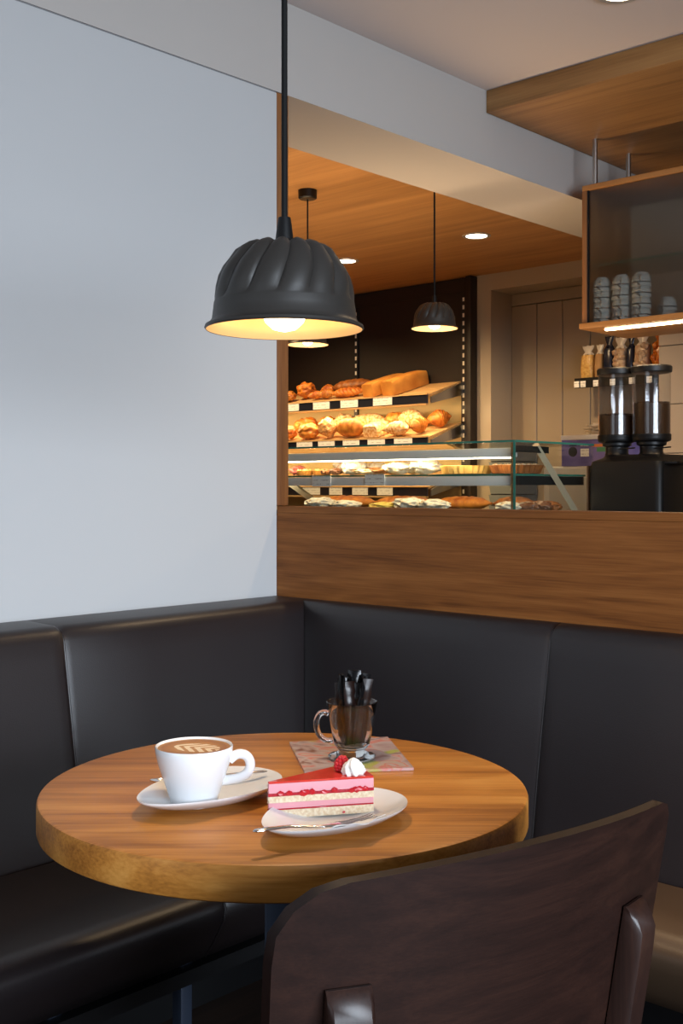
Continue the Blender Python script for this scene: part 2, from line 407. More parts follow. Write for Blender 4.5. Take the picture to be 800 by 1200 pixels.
for sname, x in (('left', .150), ('right', .300)):
    for k in range(2):
        dup(cup0, (x, 1.44, 1.6735+k*.034), rnd.random(), 'pale upturned cup, %s of the %s rear stack behind frosted glass' % (['lower', 'upper'][k], sname))

# ------------------------------------------------------------------ corner benches
def sm(t): return t*t*(3-2*t)
BK = [(.072, .40), (.068, .47), (.045, .62), (.026, .73), (.010, .82), (.004, .855), (-.002, .870), (-.012, .880), (-.024, .884)]
Z_TOP = .884
DL, DR = .135, .042
back_l = [(DL+o, z) for o, z in BK] + [(.002, Z_TOP), (.002, .40)]
back_r = [(DR+o, z) for o, z in BK[:-1]] + [(DR-.024, Z_TOP), (.002, Z_TOP), (.002, .40)]
def section_run(bm, fn, s0, s1, n0, n1):
    """sections between two parameters, pinched in at seams (n0/n1 say whether that end is a seam)"""
    ts = [0, .006, .018, .25, .5, .75, 1]
    out = []
    Ls = s1-s0; st = [0, .003, .010] + [.03+(Ls-.06)*k/4 for k in range(5)] + [Ls-.010, Ls-.003, Ls]
    for q in st:
        pin = 0
        if n0: pin = max(pin, {0: .004, .003: .002}.get(q, 0))
        if n1 and q == Ls: pin = max(pin, .004)
        if n1 and q == Ls-.003: pin = max(pin, .002)
        out.append(fn(s0+q, pin))
    loft(bm, out)
benchL = thing('corner_bench', 'dark leather bench along the pale left wall, left arm of the corner', 'bench', (0, -1.4, 0))
benchR = thing('corner_bench', 'dark leather bench along the oak partition, right arm of the corner', 'bench', (1.4, 0, 0))
OL = Vector((0, 1.4, 0)); OR = Vector((-1.4, 0, 0))
# backrests; the inner corner is mitred
def fl(y, pin): return [OL+Vector((max(x-pin, .002) if x > .01 else x, y, z-(pin if z > .87 and x > .01 else 0))) for x, z in back_l]
def fl_m(): return [OL+Vector((x, -max(xr, .002)-.0005, z)) for (x, z), (xr, _) in zip(back_l, back_r)]
def fr(x, pin): return [OR+Vector((x, -(max(y-pin, .002) if y > .01 else y), z-(pin if z > .87 and y > .01 else 0))) for y, z in back_r]
def fr_m(): return [OR+Vector((x+.0005, -y, z)) for (x, z), (y, _) in zip(back_l, back_r)]
b = BM(); section_run(b, fl, -1.50, -.6922, True, True); obj('backrest', b, M['leather'], benchL, angle=50)
b = BM(); section_run(b, fl, -2.70, -1.502, False, True); obj('backrest', b, M['leather'], benchL, angle=50)
b = BM(); loft(b, [fl(-.6918, .004), fl(-.688, .003), fl(-.680, 0), fl(-.5, 0), fl(-.3, 0), fl(-.14, 0), fl_m()]); obj('backrest', b, M['leather'], benchL, angle=50)
b = BM(); section_run(b, fr, .8022, 1.62, True, True); obj('backrest', b, M['leather'], benchR, angle=50)
b = BM(); section_run(b, fr, 1.622, 2.9, True, False); obj('backrest', b, M['leather'], benchR, angle=50)
b = BM(); loft(b, [fr_m(), fr(.24, 0), fr(.4, 0), fr(.6, 0), fr(.790, 0), fr(.798, .003), fr(.8018, .004)]); obj('backrest', b, M['leather'], benchR, angle=50)
for par, f, o in ((benchL, lambda p: fl(-.692, p), 0), (benchR, lambda p: fr(.802, p), 0)):
    b = BM(); pts = f(.004)[:9]; tube(b, pts, .0016, 6, up=(0, 1, 0) if par is benchL else (1, 0, 0)); obj('seam_piping', b, M['leather'], par)
# seats
SE = [(.535, .481), (.556, .477), (.570, .466), (.576, .450), (.572, .430), (.545, .385), (.525, .358), (.50, .350)]
seat_l = [(.214, .350), (.214, .470), (.30, .476), (.42, .480)]+SE
def sl(y, pin): return [OL+Vector((x-(pin if x > .5 else 0), y, z-(pin if z > .47 else 0))) for x, z in seat_l]
b = BM(); section_run(b, sl, -1.50, -.6702, True, True); obj('seat', b, M['leather'], benchL, angle=50)
b = BM(); section_run(b, sl, -2.70, -1.502, False, True); obj('seat', b, M['leather'], benchL, angle=50)
b = BM(); loft(b, [sl(-.6698, .004), sl(-.665, .003), sl(-.658, 0), sl(-.4, 0), sl(-.119, 0)]); obj('seat', b, M['leather'], benchL, angle=50)
seat_r = [(.119, .350), (.119, .470), (.20, .476), (.26, .480)]+[(d-.206, z) for d, z in SE]
def sr(x, pin): return [OR+Vector((x, -(d-(pin if d > .3 else 0)), z-(pin if z > .47 else 0))) for d, z in seat_r]
b = BM(); section_run(b, sr, .578, 1.62, False, True); obj('seat', b, M['downlit_leather'], benchR, angle=50)
b = BM(); section_run(b, sr, 1.622, 2.9, True, False); obj('seat', b, M['downlit_leather'], benchR, angle=50)
b = BM(); tube(b, [Vector(p) for p in sl(-.670, .003)[3:11]], .0026, 6, up=(0, 1, 0)); obj('seam_piping', b, M['leather'], benchL)
for y in (-.700, -.955, -1.75, -2.4):
    b = BM(); box(b, .486, .510, y+1.4-.012, y+1.4+.012, .0, .355, .002); obj('leg', b, M['steel_blue'], benchL)
b = BM(); box(b, .498, .532, -1.25, .9, .325, .3495); obj('frame_rail', b, M['black_metal'], benchL)
for x in (.70, 1.60, 2.5):
    b = BM(); box(b, x-1.42, x-1.38, -.33, -.29, 0, .355, .002); obj('leg', b, M['steel_blue'], benchR)
b = BM(); box(b, .002, .06, -1.3, 1.38, .001, .399); obj('base_board', b, M['black'], benchL)
b = BM(); box(b, -1.3, 1.45, -.06, -.002, .001, .399); obj('base_board', b, M['black'], benchR)

# ------------------------------------------------------------------ table
TX, TY, TZ, TR = .886, -.838, .745, .3265
tab = thing('cafe_table', 'round oak cafe table on a slate blue steel column', 'table', (TX, TY, 0))
b = BM(); prof = [(.02, TZ-.043), (TR-.004, TZ-.043), (TR-.001, TZ-.041), (TR, TZ-.038), (TR, TZ-.005), (TR-.0015, TZ-.0015), (TR-.005, TZ), (.02, TZ)]
lathe(b, prof, 128); obj('tabletop', b, M['table'], tab)
b = BM(); box(b, -.026, .026, -.026, .026, .02, TZ-.05, .003); obj('column', b, M['steel_blue'], tab).rotation_euler = (0, 0, GR)
b = BM(); box(b, -.16, .16, -.16, .16, TZ-.05, TZ-.0435, .001); obj('mounting_plate', b, M['steel_blue'], tab)
b = BM(); lathe(b, [(.002, 0), (.168, 0), (.170, .003), (.170, .014), (.165, .019), (.002, .020)], 64); obj('base_plate', b, M['steel_blue'], tab)

# ------------------------------------------------------------------ dining chair seen from behind
ch = thing('dining_chair', 'dark stained wooden dining chair with curved back, pulled up to the table', 'chair', (1.345, -1.0, 0), math.radians(78))
HW, SAG, ZT, ZB, TH = .258, .056, .806, .455, .014
def back_pt(u, zrel, off):
    """u -1..1 across, zrel 0 bottom..1 top; off + is toward the sitter"""
    zt = ZT+.012*(1-u*u); z = ZB+(zt-ZB)*zrel
    half = HW*(.925+.075*zrel)
    lean = -.055*(zrel-1.0)
    x = u*half
    y = -SAG*(1-u*u)+lean+off
    return Vector((x, y, z))
def back_outline(n=14):
    """rounded-rectangle outline in (u, zrel)"""
    ru, rz = .24, .155; P = []
    for cx, cz, a0 in ((1-ru, 1-rz, 0), (-1+ru, 1-rz, 90), (-1+ru, rz, 180), (1-ru, rz, 270)):
        for k in range(n+1):
            a = math.radians(a0+90*k/n); P.append((cx+ru*math.cos(a), cz+rz*math.sin(a)))
    return P
b = BM()
NU, NZ = 28, 14
def warp(u, v):
    """square (-1..1)^2 grid onto the rounded outline"""
    ru, rz = (.24, .31) if u < 0 else (.12, .16)
    zz = v
    lim = 1.0
    if abs(v) > 1-rz:
        q = (abs(v)-(1-rz))/rz; lim = 1-ru+ru*math.sqrt(max(0, 1-q*q))
    return u*lim, zz
for side in (0,):
    gridF, gridB = {}, {}
    vs_ = [math.sin(PI/2*(-1+2*j/NZ)) for j in range(NZ+1)]
    for i in range(NU+1):
        for j in range(NZ+1):
            u, v = warp(-1+2*i/NU, vs_[j]); zr = (v+1)/2
            gridF[i, j] = b.verts.new(back_pt(u, zr, TH/2)); gridB[i, j] = b.verts.new(back_pt(u, zr, -TH/2))
    for i in range(NU):
        for j in range(NZ):
            b.faces.new((gridF[i, j], gridF[i+1, j], gridF[i+1, j+1], gridF[i, j+1]))
            b.faces.new((gridB[i, j], gridB[i, j+1], gridB[i+1, j+1], gridB[i+1, j]))
    ring = [(i, 0) for i in range(NU)]+[(NU, j) for j in range(NZ)]+[(i, NZ) for i in range(NU, 0, -1)]+[(0, j) for j in range(NZ, 0, -1)]
    es = []
    for a, c in zip(ring, ring[1:]+ring[:1]):
        f = b.faces.new((gridF[a], gridB[a], gridB[c], gridF[c]))
    rim = [e for e in b.edges if len(e.link_faces) == 2 and e.calc_face_angle(0) > 1.0]
    bmesh.ops.bevel(b, geom=rim, offset=.0028, segments=2, affect='EDGES')
obj('backrest', b, M['chair'], ch, angle=50)
for sx in (-1, 1):
    b = BM(); secs = []
    u = .68 if sx > 0 else -.75
    zz = [.716, .7155, .712, .704, .689, .665, .60, .50, .42]
    for z in zz:
        zr = (z-ZB)/(ZT-ZB)
        p = back_pt(u, zr, -TH/2-.001)
        k = (.716-z)
        th = .024*math.sqrt(max(0.02, min(1, k/.030))) if k < .03 else .024
        ww = .021
        y0 = p.y; out = []
        tx = 2*SAG*u/HW*1.0   # slope of the back surface
        nrm = Vector((tx, -1, 0)).normalized(); tan = Vector((1, tx, 0)).normalized()
        c = Vector((p.x, p.y, z))
        for a, t in ((-1, 0), (-1, .75), (-.8, 1), (.8, 1), (1, .75), (1, 0)):
            out.append(c+tan*ww*a+nrm*th*t)
        secs.append(out)
    loft(b, secs); obj('back_post', b, M['chair_v'], ch, angle=45)
    b = BM(); c0 = secs[-1]
    top = Vector((c0[0]+c0[-1])/2)
    loft(b, [[top+Vector((dx, dy, 0)) for dx, dy in ((-.021, -.024), (-.021, .004), (.021, .004), (.021, -.024))],
             [Vector((top.x*1.05, top.y-.015, .0))+Vector((dx, dy, 0)) for dx, dy in ((-.015, -.018), (-.015, .01), (.015, .01), (.015, -.018))]])
    obj('leg', b, M['chair_v'], ch)
b = BM()
out = []
for k in range(48):
    a = 2*PI*k/48; c, s = math.cos(a), math.sin(a)
    p = .45; out.append((.215*math.copysign(abs(c)**p, c), .185+.165*math.copysign(abs(s)**p, s)))
prism(b, out, .443, .462, .006); obj('seat', b, M['chair'], ch)
b = BM(); box(b, -.18, .18, .04, .32, .405, .4425, .004); obj('seat_frame', b, M['chair_v'], ch)
for sx in (-1, 1):
    b = BM(); loft(b, [[Vector((sx*.17+dx, .30+dy, .43)) for dx, dy in ((-.018, -.018), (-.018, .018), (.018, .018), (.018, -.018))],
                       [Vector((sx*.19+dx, .32+dy, 0)) for dx, dy in ((-.013, -.013), (-.013, .013), (.013, .013), (.013, -.013))]])
    obj('leg', b, M['chair_v'], ch)

# ------------------------------------------------------------------ bundt pan pendant lamps
def pendant(label, loc, k, cord_top, canopy, bulb, flutes=14):
    """k scales the shade; loc is the centre of the rim"""
    t = thing('pendant_lamp', label, 'lamp', loc, 0, 'bundt pan pendant lamps')
    def fl_(r, z, th):
        if z > .0358*k:
            q = min(1, (z-.0355*k)/(.012*k)); tw = .30*(z-.0355*k)/(.08*k)
            s = abs(math.sin((th)*flutes/2)); rr = r*(1+q*(-.060+.075*s**.6))
            return rr, z+(q*.005*k*s if z > .098*k else 0), th+tw
        return r, z, th
    pr = [(.1065, -.001), (.1085, .001), (.1075, .0045), (.1020, .0075), (.0985, .0125), (.0970, .025), (.0957, .0345), (.0955, .0355), (.0950, .0375), (.0942, .045), (.0922, .058),
          (.0885, .072), (.0825, .084), (.0745, .094), (.066, .1015), (.056, .1080), (.045, .1120), (.036, .1115), (.028, .108), (.018, .104)]
    b = BM(); lathe(b, [(r*k, z*k) for r, z in pr], 168 if k > .9 else 98, fl_, caps=False)
    obj('lamp_shade', b, M['shade'], t, angle=30)
    b = BM(); lathe(b, [(r*k, z*k) for r, z in [(.1062, -.0005), (.099, .006), (.094, .013), (.0905, .035), (.082, .055), (.071, .075), (.056, .088), (.038, .094), (.018, .095)]], 56, caps=False)
    obj('shade_lining', b, M['lining'], t)
    b = BM(); lathe(b, [(.004*k, -.003*k), (.016*k, .000*k), (.026*k, .009*k), (.031*k, .022*k), (.030*k, .034*k), (.022*k, .052*k), (.014*k, .066*k), (.013*k, .092*k)], 24)
    obj('light_bulb', b, bulb, t)
    b = BM(); lathe(b, [(.026*k, .101*k), (.026*k, .110*k), (.021*k, .118*k), (.0125*k, .122*k), (.0100*k, .142*k), (.0085*k, .152*k), (.004*k, .153*k)], 24)
    obj('cord_grip', b, M['black'], t)
    b = BM(); tube(b, [(0, 0, .152*k), (0, 0, cord_top-loc[2])], .0042 if k > .9 else .003, 10); obj('cord', b, M['cord'], t)
    if canopy:
        h = cord_top-loc[2]
        b = BM(); lathe(b, [(.004, h-.034), (.030, h-.033), (.0345, h-.029), (.035, h-.0005)], 32); obj('ceiling_rose', b, M['black'], t)
    l = bpy.data.lights.new('bulb_glow', 'POINT'); l.energy = .30 if k > .9 else .2; l.color = WARM; l.shadow_soft_size = .02*k
    lo = bpy.data.objects.new('bulb_glow', l); COL.objects.link(lo); lo.location = (loc[0], loc[1], loc[2]-.02*k)
    sl_ = bpy.data.lights.new('bulb_beam', 'SPOT'); sl_.energy = 7 if k > .9 else 3; sl_.color = WARM2; sl_.spot_size = math.radians(125); sl_.spot_blend = .8; sl_.shadow_soft_size = .03*k
    so = bpy.data.objects.new('bulb_beam', sl_); COL.objects.link(so); so.location = (loc[0], loc[1], loc[2]-.006)
    return t
pendant('large dark bundt pan pendant lamp hanging over the cafe table', (.8825, -.8355, 1.364), 1.0, 2.34, True, M['bulb'])
pendant('small bundt pan pendant lamp over the display case, right of the large lamp', (-.343, 1.06, 1.676), .72, 2.25, True, M['bulb_far'])
pendant('bundt pan pendant lamp half hidden behind the large lamp, with round ceiling rose', (-.955, 1.08, 1.676), .72, 2.25, True, M['bulb_far'])

def downlight(label, x, y, z):
    t = thing('recessed_downlight', label, 'lamp', (x, y, z), 0, 'recessed ceiling downlights')
    b = BM(); lathe(b, [(.047, -.0005), (.047, -.004), (.060, -.005), (.063, -.003), (.063, -.0005)], 40, caps=False); obj('trim_ring', b, plain('silver_ring', (.6, .58, .55), .35, .6), t)
    b = BM(); lathe(b, [(.002, -.0015), (.047, -.0015), (.047, -.0005), (.002, -.0005)], 32); obj('diffuser', b, M['diffuser'], t)
downlight('bright recessed downlight in the oak ceiling, right of the pendant cords', -.941, 2.121, 2.25)
downlight('recessed downlight in the oak ceiling peeping out behind the large lamp', -1.733, 2.140, 2.25)
downlight('recessed downlight in the pale ceiling at the top edge of the view', .635, .535, 2.34)

# ------------------------------------------------------------------ bread shelf unit
unit = thing('bread_shelf_unit', 'tall dark bread shelf unit with sloping shelves on the back wall', 'shelf unit', (-2.9, 2.899, 0))
UO = Vector((2.9, -2.899, 0))
def ub(b, x0, x1, y0, y1, z0, z1, **k): return box(b, x0+2.9, x1+2.9, y0-2.899, y1-2.899, z0, z1, **k)
b = BM(); ub(b, -4.6, -1.535, 2.875, 2.899, 1.70, 2.245); ub(b, -4.6, -1.535, 2.872, 2.8745, 2.17, 2.245); obj('upper_panel', b, M['dark_panel'], unit)
b = BM(); ub(b, -4.6, -1.535, 2.875, 2.899, .02, 1.699); obj('lower_panel', b, M['shelf_back'], unit)
b = BM(); ub(b, -1.534, -1.500, 2.84, 2.899, .0, 2.245, bev=.002); obj('end_frame', b, M['dark_panel'], unit)
def slotted():  # pale dashes paint the slot holes as lit
    m, nt, bs, N, L = new_mat('slotted_upright')
    tc = N('ShaderNodeTexCoord'); sp = N('ShaderNodeSeparateXYZ'); L(tc.outputs['Object'], sp.inputs[0])
    d = N('ShaderNodeMath'); d.operation = 'DIVIDE'; d.inputs[1].default_value = .042; L(sp.outputs[2], d.inputs[0])
    f = N('ShaderNodeMath'); f.operation = 'FRACT'; L(d.outputs[0], f.inputs[0])
    g = N('ShaderNodeMath'); g.operation = 'GREATER_THAN'; g.inputs[1].default_value = .48; L(f.outputs[0], g.inputs[0])
    x = N('ShaderNodeMath'); x.operation = 'ABSOLUTE'; L(sp.outputs[0], x.inputs[0])
    h = N('ShaderNodeMath'); h.operation = 'LESS_THAN'; h.inputs[1].default_value = .006; L(x.outputs[0], h.inputs[0])
    q = N('ShaderNodeMath'); q.operation = 'MULTIPLY'; L(g.outputs[0], q.inputs[0]); L(h.outputs[0], q.inputs[1])
    mx = N('ShaderNodeMix'); mx.data_type = 'RGBA'; L(q.outputs[0], mx.inputs[0]); mx.inputs[6].default_value = (.012, .010, .010, 1); mx.inputs[7].default_value = (.80, .74, .62, 1)
    L(mx.outputs[2], bs.inputs['Base Color']); bs.inputs['Roughness'].default_value = .4; return m
M['slotted'] = slotted()
for x in (-2.321, -1.562, -3.08):
    b = BM(); box(b, -.014, .014, -.037, -.0245, .03, 2.14); obj('upright', b, M['slotted'], unit, loc=(x+2.9, 0, 0))
CARD = {0: [(-2.62, -2.496), (-2.383, -2.259), (-2.176, -2.051), (-1.942, -1.812)],
        1: [(-2.512, -2.391), (-2.345, -2.222), (-2.159, -2.041), (-1.98, -1.861), (-1.797, -1.677)],
        2: [(-2.464, -2.332), (-2.26, -2.165), (-2.09, -1.98), (-1.914, -1.808)]}
def text_lines(name):
    m, nt, b, N, L = new_mat(name)
    tc = N('ShaderNodeTexCoord'); sp = N('ShaderNodeSeparateXYZ'); L(tc.outputs['Object'], sp.inputs[0])
    w_ = N('ShaderNodeMath'); w_.operation = 'MULTIPLY'; w_.inputs[1].default_value = 480; L(sp.outputs[2], w_.inputs[0])
    s = N('ShaderNodeMath'); s.operation = 'SINE'; L(w_.outputs[0], s.inputs[0])
    n = N('ShaderNodeTexNoise'); n.inputs['Scale'].default_value = 120; L(tc.outputs['Object'], n.inputs['Vector'])
    mu = N('ShaderNodeMath'); mu.operation = 'MULTIPLY'; L(s.outputs[0], mu.inputs[0]); L(n.outputs[0], mu.inputs[1])
    r = N('ShaderNodeValToRGB'); L(mu.outputs[0], r.inputs[0]); e = r.color_ramp.elements
    e[0].position = .42; e[0].color = (.90, .89, .86, 1); e[1].position = .5; e[1].color = (.42, .40, .40, 1)
    L(r.outputs[0], b.inputs['Base Color']); b.inputs['Roughness'].default_value = .5
    return m
M['card'] = text_lines('printed_price_card')
SH = [(1.617, 0), (1.400, 1), (1.146, 2), (.90, 3)]
SLOPE = .087/.285
def shz(i, y): return SH[i][0]+(y-2.59)*SLOPE
for zf, i in SH:
    b = BM(); zb = zf+.285*SLOPE
    for k in range(9):                       # slats running along the shelf
        y0 = 2.592+k*.0315; y1 = y0+.027
        z0, z1 = shz(i, y0), shz(i, y1)
        X0, X1 = -4.5+2.9, -1.585+2.9
        vs = [b.verts.new((x, y-2.899, z)) for x in (X0, X1) for y, z in ((y0, z0-.012), (y1, z1-.012), (y1, z1), (y0, z0))]
        for f in ((0, 1, 2, 3), (7, 6, 5, 4), (0, 4, 5, 1), (1, 5, 6, 2), (2, 6, 7, 3), (3, 7, 4, 0)): b.faces.new([vs[q] for q in f])
    sh = obj('shelf', b, M['shelf_wood'], unit)
    b = BM(); ub(b, -4.5, -1.582, 2.581, 2.591, zf-.046, zf+.001); obj('price_rail', b, M['rail_dark'], sh)
    b = BM(); ub(b, -4.5, -1.581, 2.576, 2.592, zf-.001, zf+.006); ub(b, -4.5, -1.581, 2.570, 2.592, zf-.054, zf-.046); obj('rail_edge', b, M['shelf_wood'], sh)
    for xb in (-1.572, -2.33):
        b = BM(); prof = [(2.600, zf-.044), (2.862, zb-.075), (2.862, zb-.008), (2.600, zf-.012)]
        vs = [b.verts.new((x+2.9, y-2.899, z)) for x in (xb-.005, xb+.005) for y, z in prof]
        for f in ((0, 1, 2, 3), (7, 6, 5, 4), (0, 4, 5, 1), (1, 5, 6, 2), (2, 6, 7, 3), (3, 7, 4, 0)): b.faces.new([vs[q] for q in f])
        obj('bracket', b, M['steel'], sh)
    for c0, c1 in CARD.get(i, []):
        b = BM(); box(b, -(c1-c0)/2, (c1-c0)/2, -.0015, .0015, -.0195, .0195)
        obj('price_card', b, M['card'], sh, loc=((c0+c1)/2+2.9, 2.5785-2.899, zf-.022))
# warm shelf lighting under the front of each shelf
for zf in (1.56, 1.345):
    area('shelf_strip_glow', (-2.4, 2.62 if zf < 2 else 2.45, zf), (-2.4, 2.80, zf-.4), 1.7, .03, 7.5, WARM)

GOLD = baked('golden_crust', (.60, .25, .04), (.34, .095, .012))
ORNG = baked('orange_crust', (.62, .21, .024), (.34, .075, .008))
BROWN = baked('brown_crust', (.34, .11, .02), (.16, .045, .01))
PALE = baked('floured_crust', (.60, .32, .09), (.42, .17, .035), (.72, .56, .34), flour=.42)
SEED = baked('seeded_crust', (.58, .30, .09), (.40, .17, .04), seeds=True)
TOAST = baked('toast_crust', (.66, .30, .06), (.52, .19, .03), scale=14)
WHITE = baked('sugar_dusted', (.70, .48, .24), (.58, .30, .10), (.82, .74, .62), scale=34, flour=.62)
YELL = baked('custard_yellow', (.86, .60, .12), (.78, .44, .06), scale=40)
CHOC = baked('chocolate_glaze', (.20, .075, .03), (.10, .03, .012), scale=26, rough=.3)
def bread(name, mat, loc, s, label, group, rz=0, tilt=.29, seed=0, kind='roll', cat='bread'):
    b = BM()
    if kind == 'roll':
        blob(b, (0, 0, s[2]*.8), s, seed, .13, 22, 4)
    elif kind == 'loaf':                      # tin loaf with a domed top
        n = 10
        for_ = []
        for k in range(n+1):
            y = -1+2*k/n; e = 1-.10*abs(y)**6; sec = []
            for a, z in ((-.94, 0), (-.98, .35), (-1, 1.1), (-.99, 1.55), (-.84, 1.72), (0, 1.78), (.84, 1.72), (.99, 1.55), (1, 1.1), (.98, .35), (.94, 0)):
                sec.append(Vector((a*s[0]*e, y*s[1], z*s[2]*(e if z > .5 else 1))))
            for_.append(sec)
        loft(b, for_)
    elif kind == 'croissant':
        n = 26; pts = []; rs = []
        for k in range(n+1):
            t = -1+2*k/n; a = t*1.15
            pts.append(Vector((s[0]*math.sin(a)*1.08, s[1]*(math.cos(a)-1)*1.1, s[2]*.72)))
            rs.append(max(.12, (1-abs(t)**1.7))*s[2]*(.86+.20*abs(math.sin(k*.95+seed))))
        tube(b, pts, rs, 14)
    elif kind == 'baton':                     # long loaf with slashes
        n = 30; pts = []; rs = []
        for k in range(n+1):
            t = -1+2*k/n
            pts.append(Vector((s[0]*t, s[1]*.12*math.sin(t*2+seed), s[2]*.8)))
            rs.append(max(.18, (1-abs(t)**3.2))*s[2]*(1-.10*max(0, math.cos(k*1.35+seed))))
        tube(b, pts, rs, 16, flat=1.0)
        for v in b.verts: v.co.y *= s[1]/s[2]
    elif kind == 'plait':
        for ph in (0, 2.09, 4.19):
            n = 40; pts = []; rs = []
            for k in range(n+1):
                t = -1+2*k/n; q = t*9+ph; e = max(.15, 1-abs(t)**3)
                pts.append(Vector((s[0]*t, s[1]*.5*math.sin(q)*e, s[2]*(.75+.32*math.sin(2*q+.7)*e)))); rs.append(s[2]*.55*e)
            tube(b, pts, rs, 10)
    mz = min(v.co.z for v in b.verts)
    for v in b.verts: v.co.z -= mz
    o = obj(name, b, mat, angle=60)
    o.location = loc; o.rotation_euler = (tilt, 0, rz)
    if tilt: o.rotation_euler = (Matrix.Rotation(tilt, 3, 'X') @ Matrix.Rotation(rz, 3, 'Z')).to_euler()
    return tag(o, label, cat, group)
G1, G2 = 'breads on the top sloping shelf', 'breads on the second sloping shelf'
# top shelf
def top(name, mat, x, y, s, label, **k): return bread(name, mat, (x, y, shz(0, y)+.004), s, label, G1, **k)
def sec_(name, mat, x, y, s, label, dz=0, **k):
    s = (s[0], s[1], s[2]*1.12); return bread(name, mat, (x, y, shz(1, y)+.004+dz), s, label, G2, **k)
top('bread_roll', GOLD, -2.63, 2.645, (.040, .040, .028), 'small golden bread roll at the left end of the top bread shelf', seed=1)
top('bread_roll', ORNG, -2.545, 2.70, (.056, .052, .042), 'large round golden roll second from the oak jamb on the top shelf', seed=2)
top('croissant', ORNG, -2.425, 2.655, (.050, .035, .024), 'first small glossy croissant right of the round rolls, top shelf', kind='croissant', rz=.5, seed=3, cat='croissant')
top('croissant', GOLD, -2.345, 2.655, (.048, .035, .026), 'second small croissant, in front of the dark loaf on the top shelf', kind='croissant', rz=.4, seed=4, cat='croissant')
top('croissant', ORNG, -2.445, 2.775, (.044, .030, .028), 'croissant behind the two small ones on the top bread shelf', kind='croissant', rz=.2, seed=8, cat='croissant')
top('plaited_loaf', ORNG, -2.195, 2.665, (.110, .040, .030), 'orange glazed plaited loaf left of the two tin loaves', kind='plait', rz=.12, seed=5, cat='loaf')
top('bread_loaf', BROWN, -2.27, 2.79, (.135, .052, .036), 'dark brown slashed loaf lying behind the plaited loaf', kind='baton', rz=.1, seed=6, cat='loaf')
top('tin_loaf', TOAST, -1.985, 2.735, (.046, .135, .043), 'left of the two square golden tin loaves on the top shelf', kind='loaf', rz=-.10, cat='loaf')
top('tin_loaf', TOAST, -1.845, 2.735, (.050, .135, .047), 'right of the two square golden tin loaves on the top shelf', kind='loaf', rz=-.10, cat='loaf')
# second shelf
sec_('bread_roll', ORNG, -2.625, 2.640, (.050, .040, .034), 'glossy orange roll at the far left front of the second shelf', seed=11)
sec_('bread_roll', GOLD, -2.66, 2.785, (.055, .045, .036), 'golden roll behind the orange roll, left end of the second shelf', seed=12)
sec_('bread_roll', ORNG, -2.60, 2.775, (.060, .045, .040), 'domed golden roll at the back left of the second shelf', seed=13)
sec_('bread_roll', GOLD, -2.47, 2.645, (.072, .050, .038), 'wide golden roll left of the seeded roll, second shelf front', seed=14)
sec_('bread_roll', ORNG, -2.445, 2.775, (.060, .045, .038), 'golden roll at the back behind the wide roll, second shelf', seed=15)
sec_('seeded_roll', SEED, -2.325, 2.650, (.054, .048, .046), 'seed covered upright roll in the middle of the second shelf', seed=16)
sec_('bread_loaf', GOLD, -2.155, 2.655, (.112, .048, .046), 'long crusty golden loaf right of the seeded roll', kind='baton', seed=17, cat='loaf')
sec_('bread_roll', PALE, -2.335, 2.795, (.060, .045, .042), 'pale roll behind the seeded roll on the second shelf', seed=18)
sec_('bread_loaf', PALE, -2.16, 2.80, (.13, .045, .040), 'pale long loaf behind the crusty golden loaf', kind='baton', seed=19, cat='loaf')
sec_('floured_bread', PALE, -1.985, 2.665, (.055, .056, .034), 'flour topped square bread with dark cut side, second shelf', kind='loaf', cat='bread')
sec_('bread_roll', GOLD, -1.955, 2.79, (.055, .045, .040), 'golden roll behind the flour topped bread', seed=21)
sec_('croissant', PALE, -1.815, 2.640, (.088, .045, .034), 'lower pale croissant at the front of the second shelf', kind='croissant', seed=22, cat='croissant')
sec_('croissant', PALE, -1.84, 2.785, (.085, .036, .042), 'upper pale croissant lying behind and above the front one', kind='croissant', seed=23, cat='croissant', dz=.008)
sec_('croissant', GOLD, -1.688, 2.665, (.048, .032, .040), 'golden croissant in front at the right end of the second shelf', kind='croissant', rz=1.2, seed=24, cat='croissant')
sec_('croissant', ORNG, -1.640, 2.775, (.056, .034, .042), 'last golden croissant at the right end of the second shelf', kind='croissant', rz=1.0, seed=25, cat='croissant')
sec_('croissant', GOLD, -1.715, 2.822, (.042, .024, .030), 'golden croissant at the back, right of the upper pale croissant', kind='croissant', rz=.8, seed=26, cat='croissant')

# ------------------------------------------------------------------ glass display case
case = thing('display_case', 'glass pastry display case with white strip light and metal shelf rail', 'display case', (-.75, .88, 0))
X0, X1, Y0, Y1 = -1.75, .098, .88, 1.33
def cb(b, x0, x1, y0, y1, z0, z1, **k): return box(b, x0+.75, x1+.75, y0-.88, y1-.88, z0, z1, **k)
ZT_, ZM, ZB_ = 1.2875, 1.188, 1.068
b = BM(); cb(b, X0, X1, Y0, Y1, ZT_-.006, ZT_); g_ = obj('top_pane', b, M['pane'], case)
b = BM(); cb(b, X0, X1, Y0-.0025, Y0-.0002, ZT_-.006, ZT_); cb(b, X1+.0002, X1+.0025, Y0, Y1, ZT_-.006, ZT_); obj('pane_edge', b, M['glass_edge'], g_)
b = BM(); cb(b, X0, X1, Y0, Y0+.005, ZB_, ZT_-.0065); g_ = obj('front_pane', b, M['pane'], case)
b = BM(); cb(b, X1-.0045, X1+.0025, Y0-.0025, Y0-.0002, ZB_, ZT_-.0065); obj('pane_edge', b, M['glass_edge'], g_)
b = BM(); cb(b, X1-.005, X1, Y0+.0055, Y1, ZB_, ZT_-.0065); obj('side_pane', b, M['pane'], case)
b = BM(); cb(b, X1-.022, X1-.012, Y0+.012, Y0+.022, ZB_, ZT_-.007); obj('corner_post', b, M['chrome'], case)
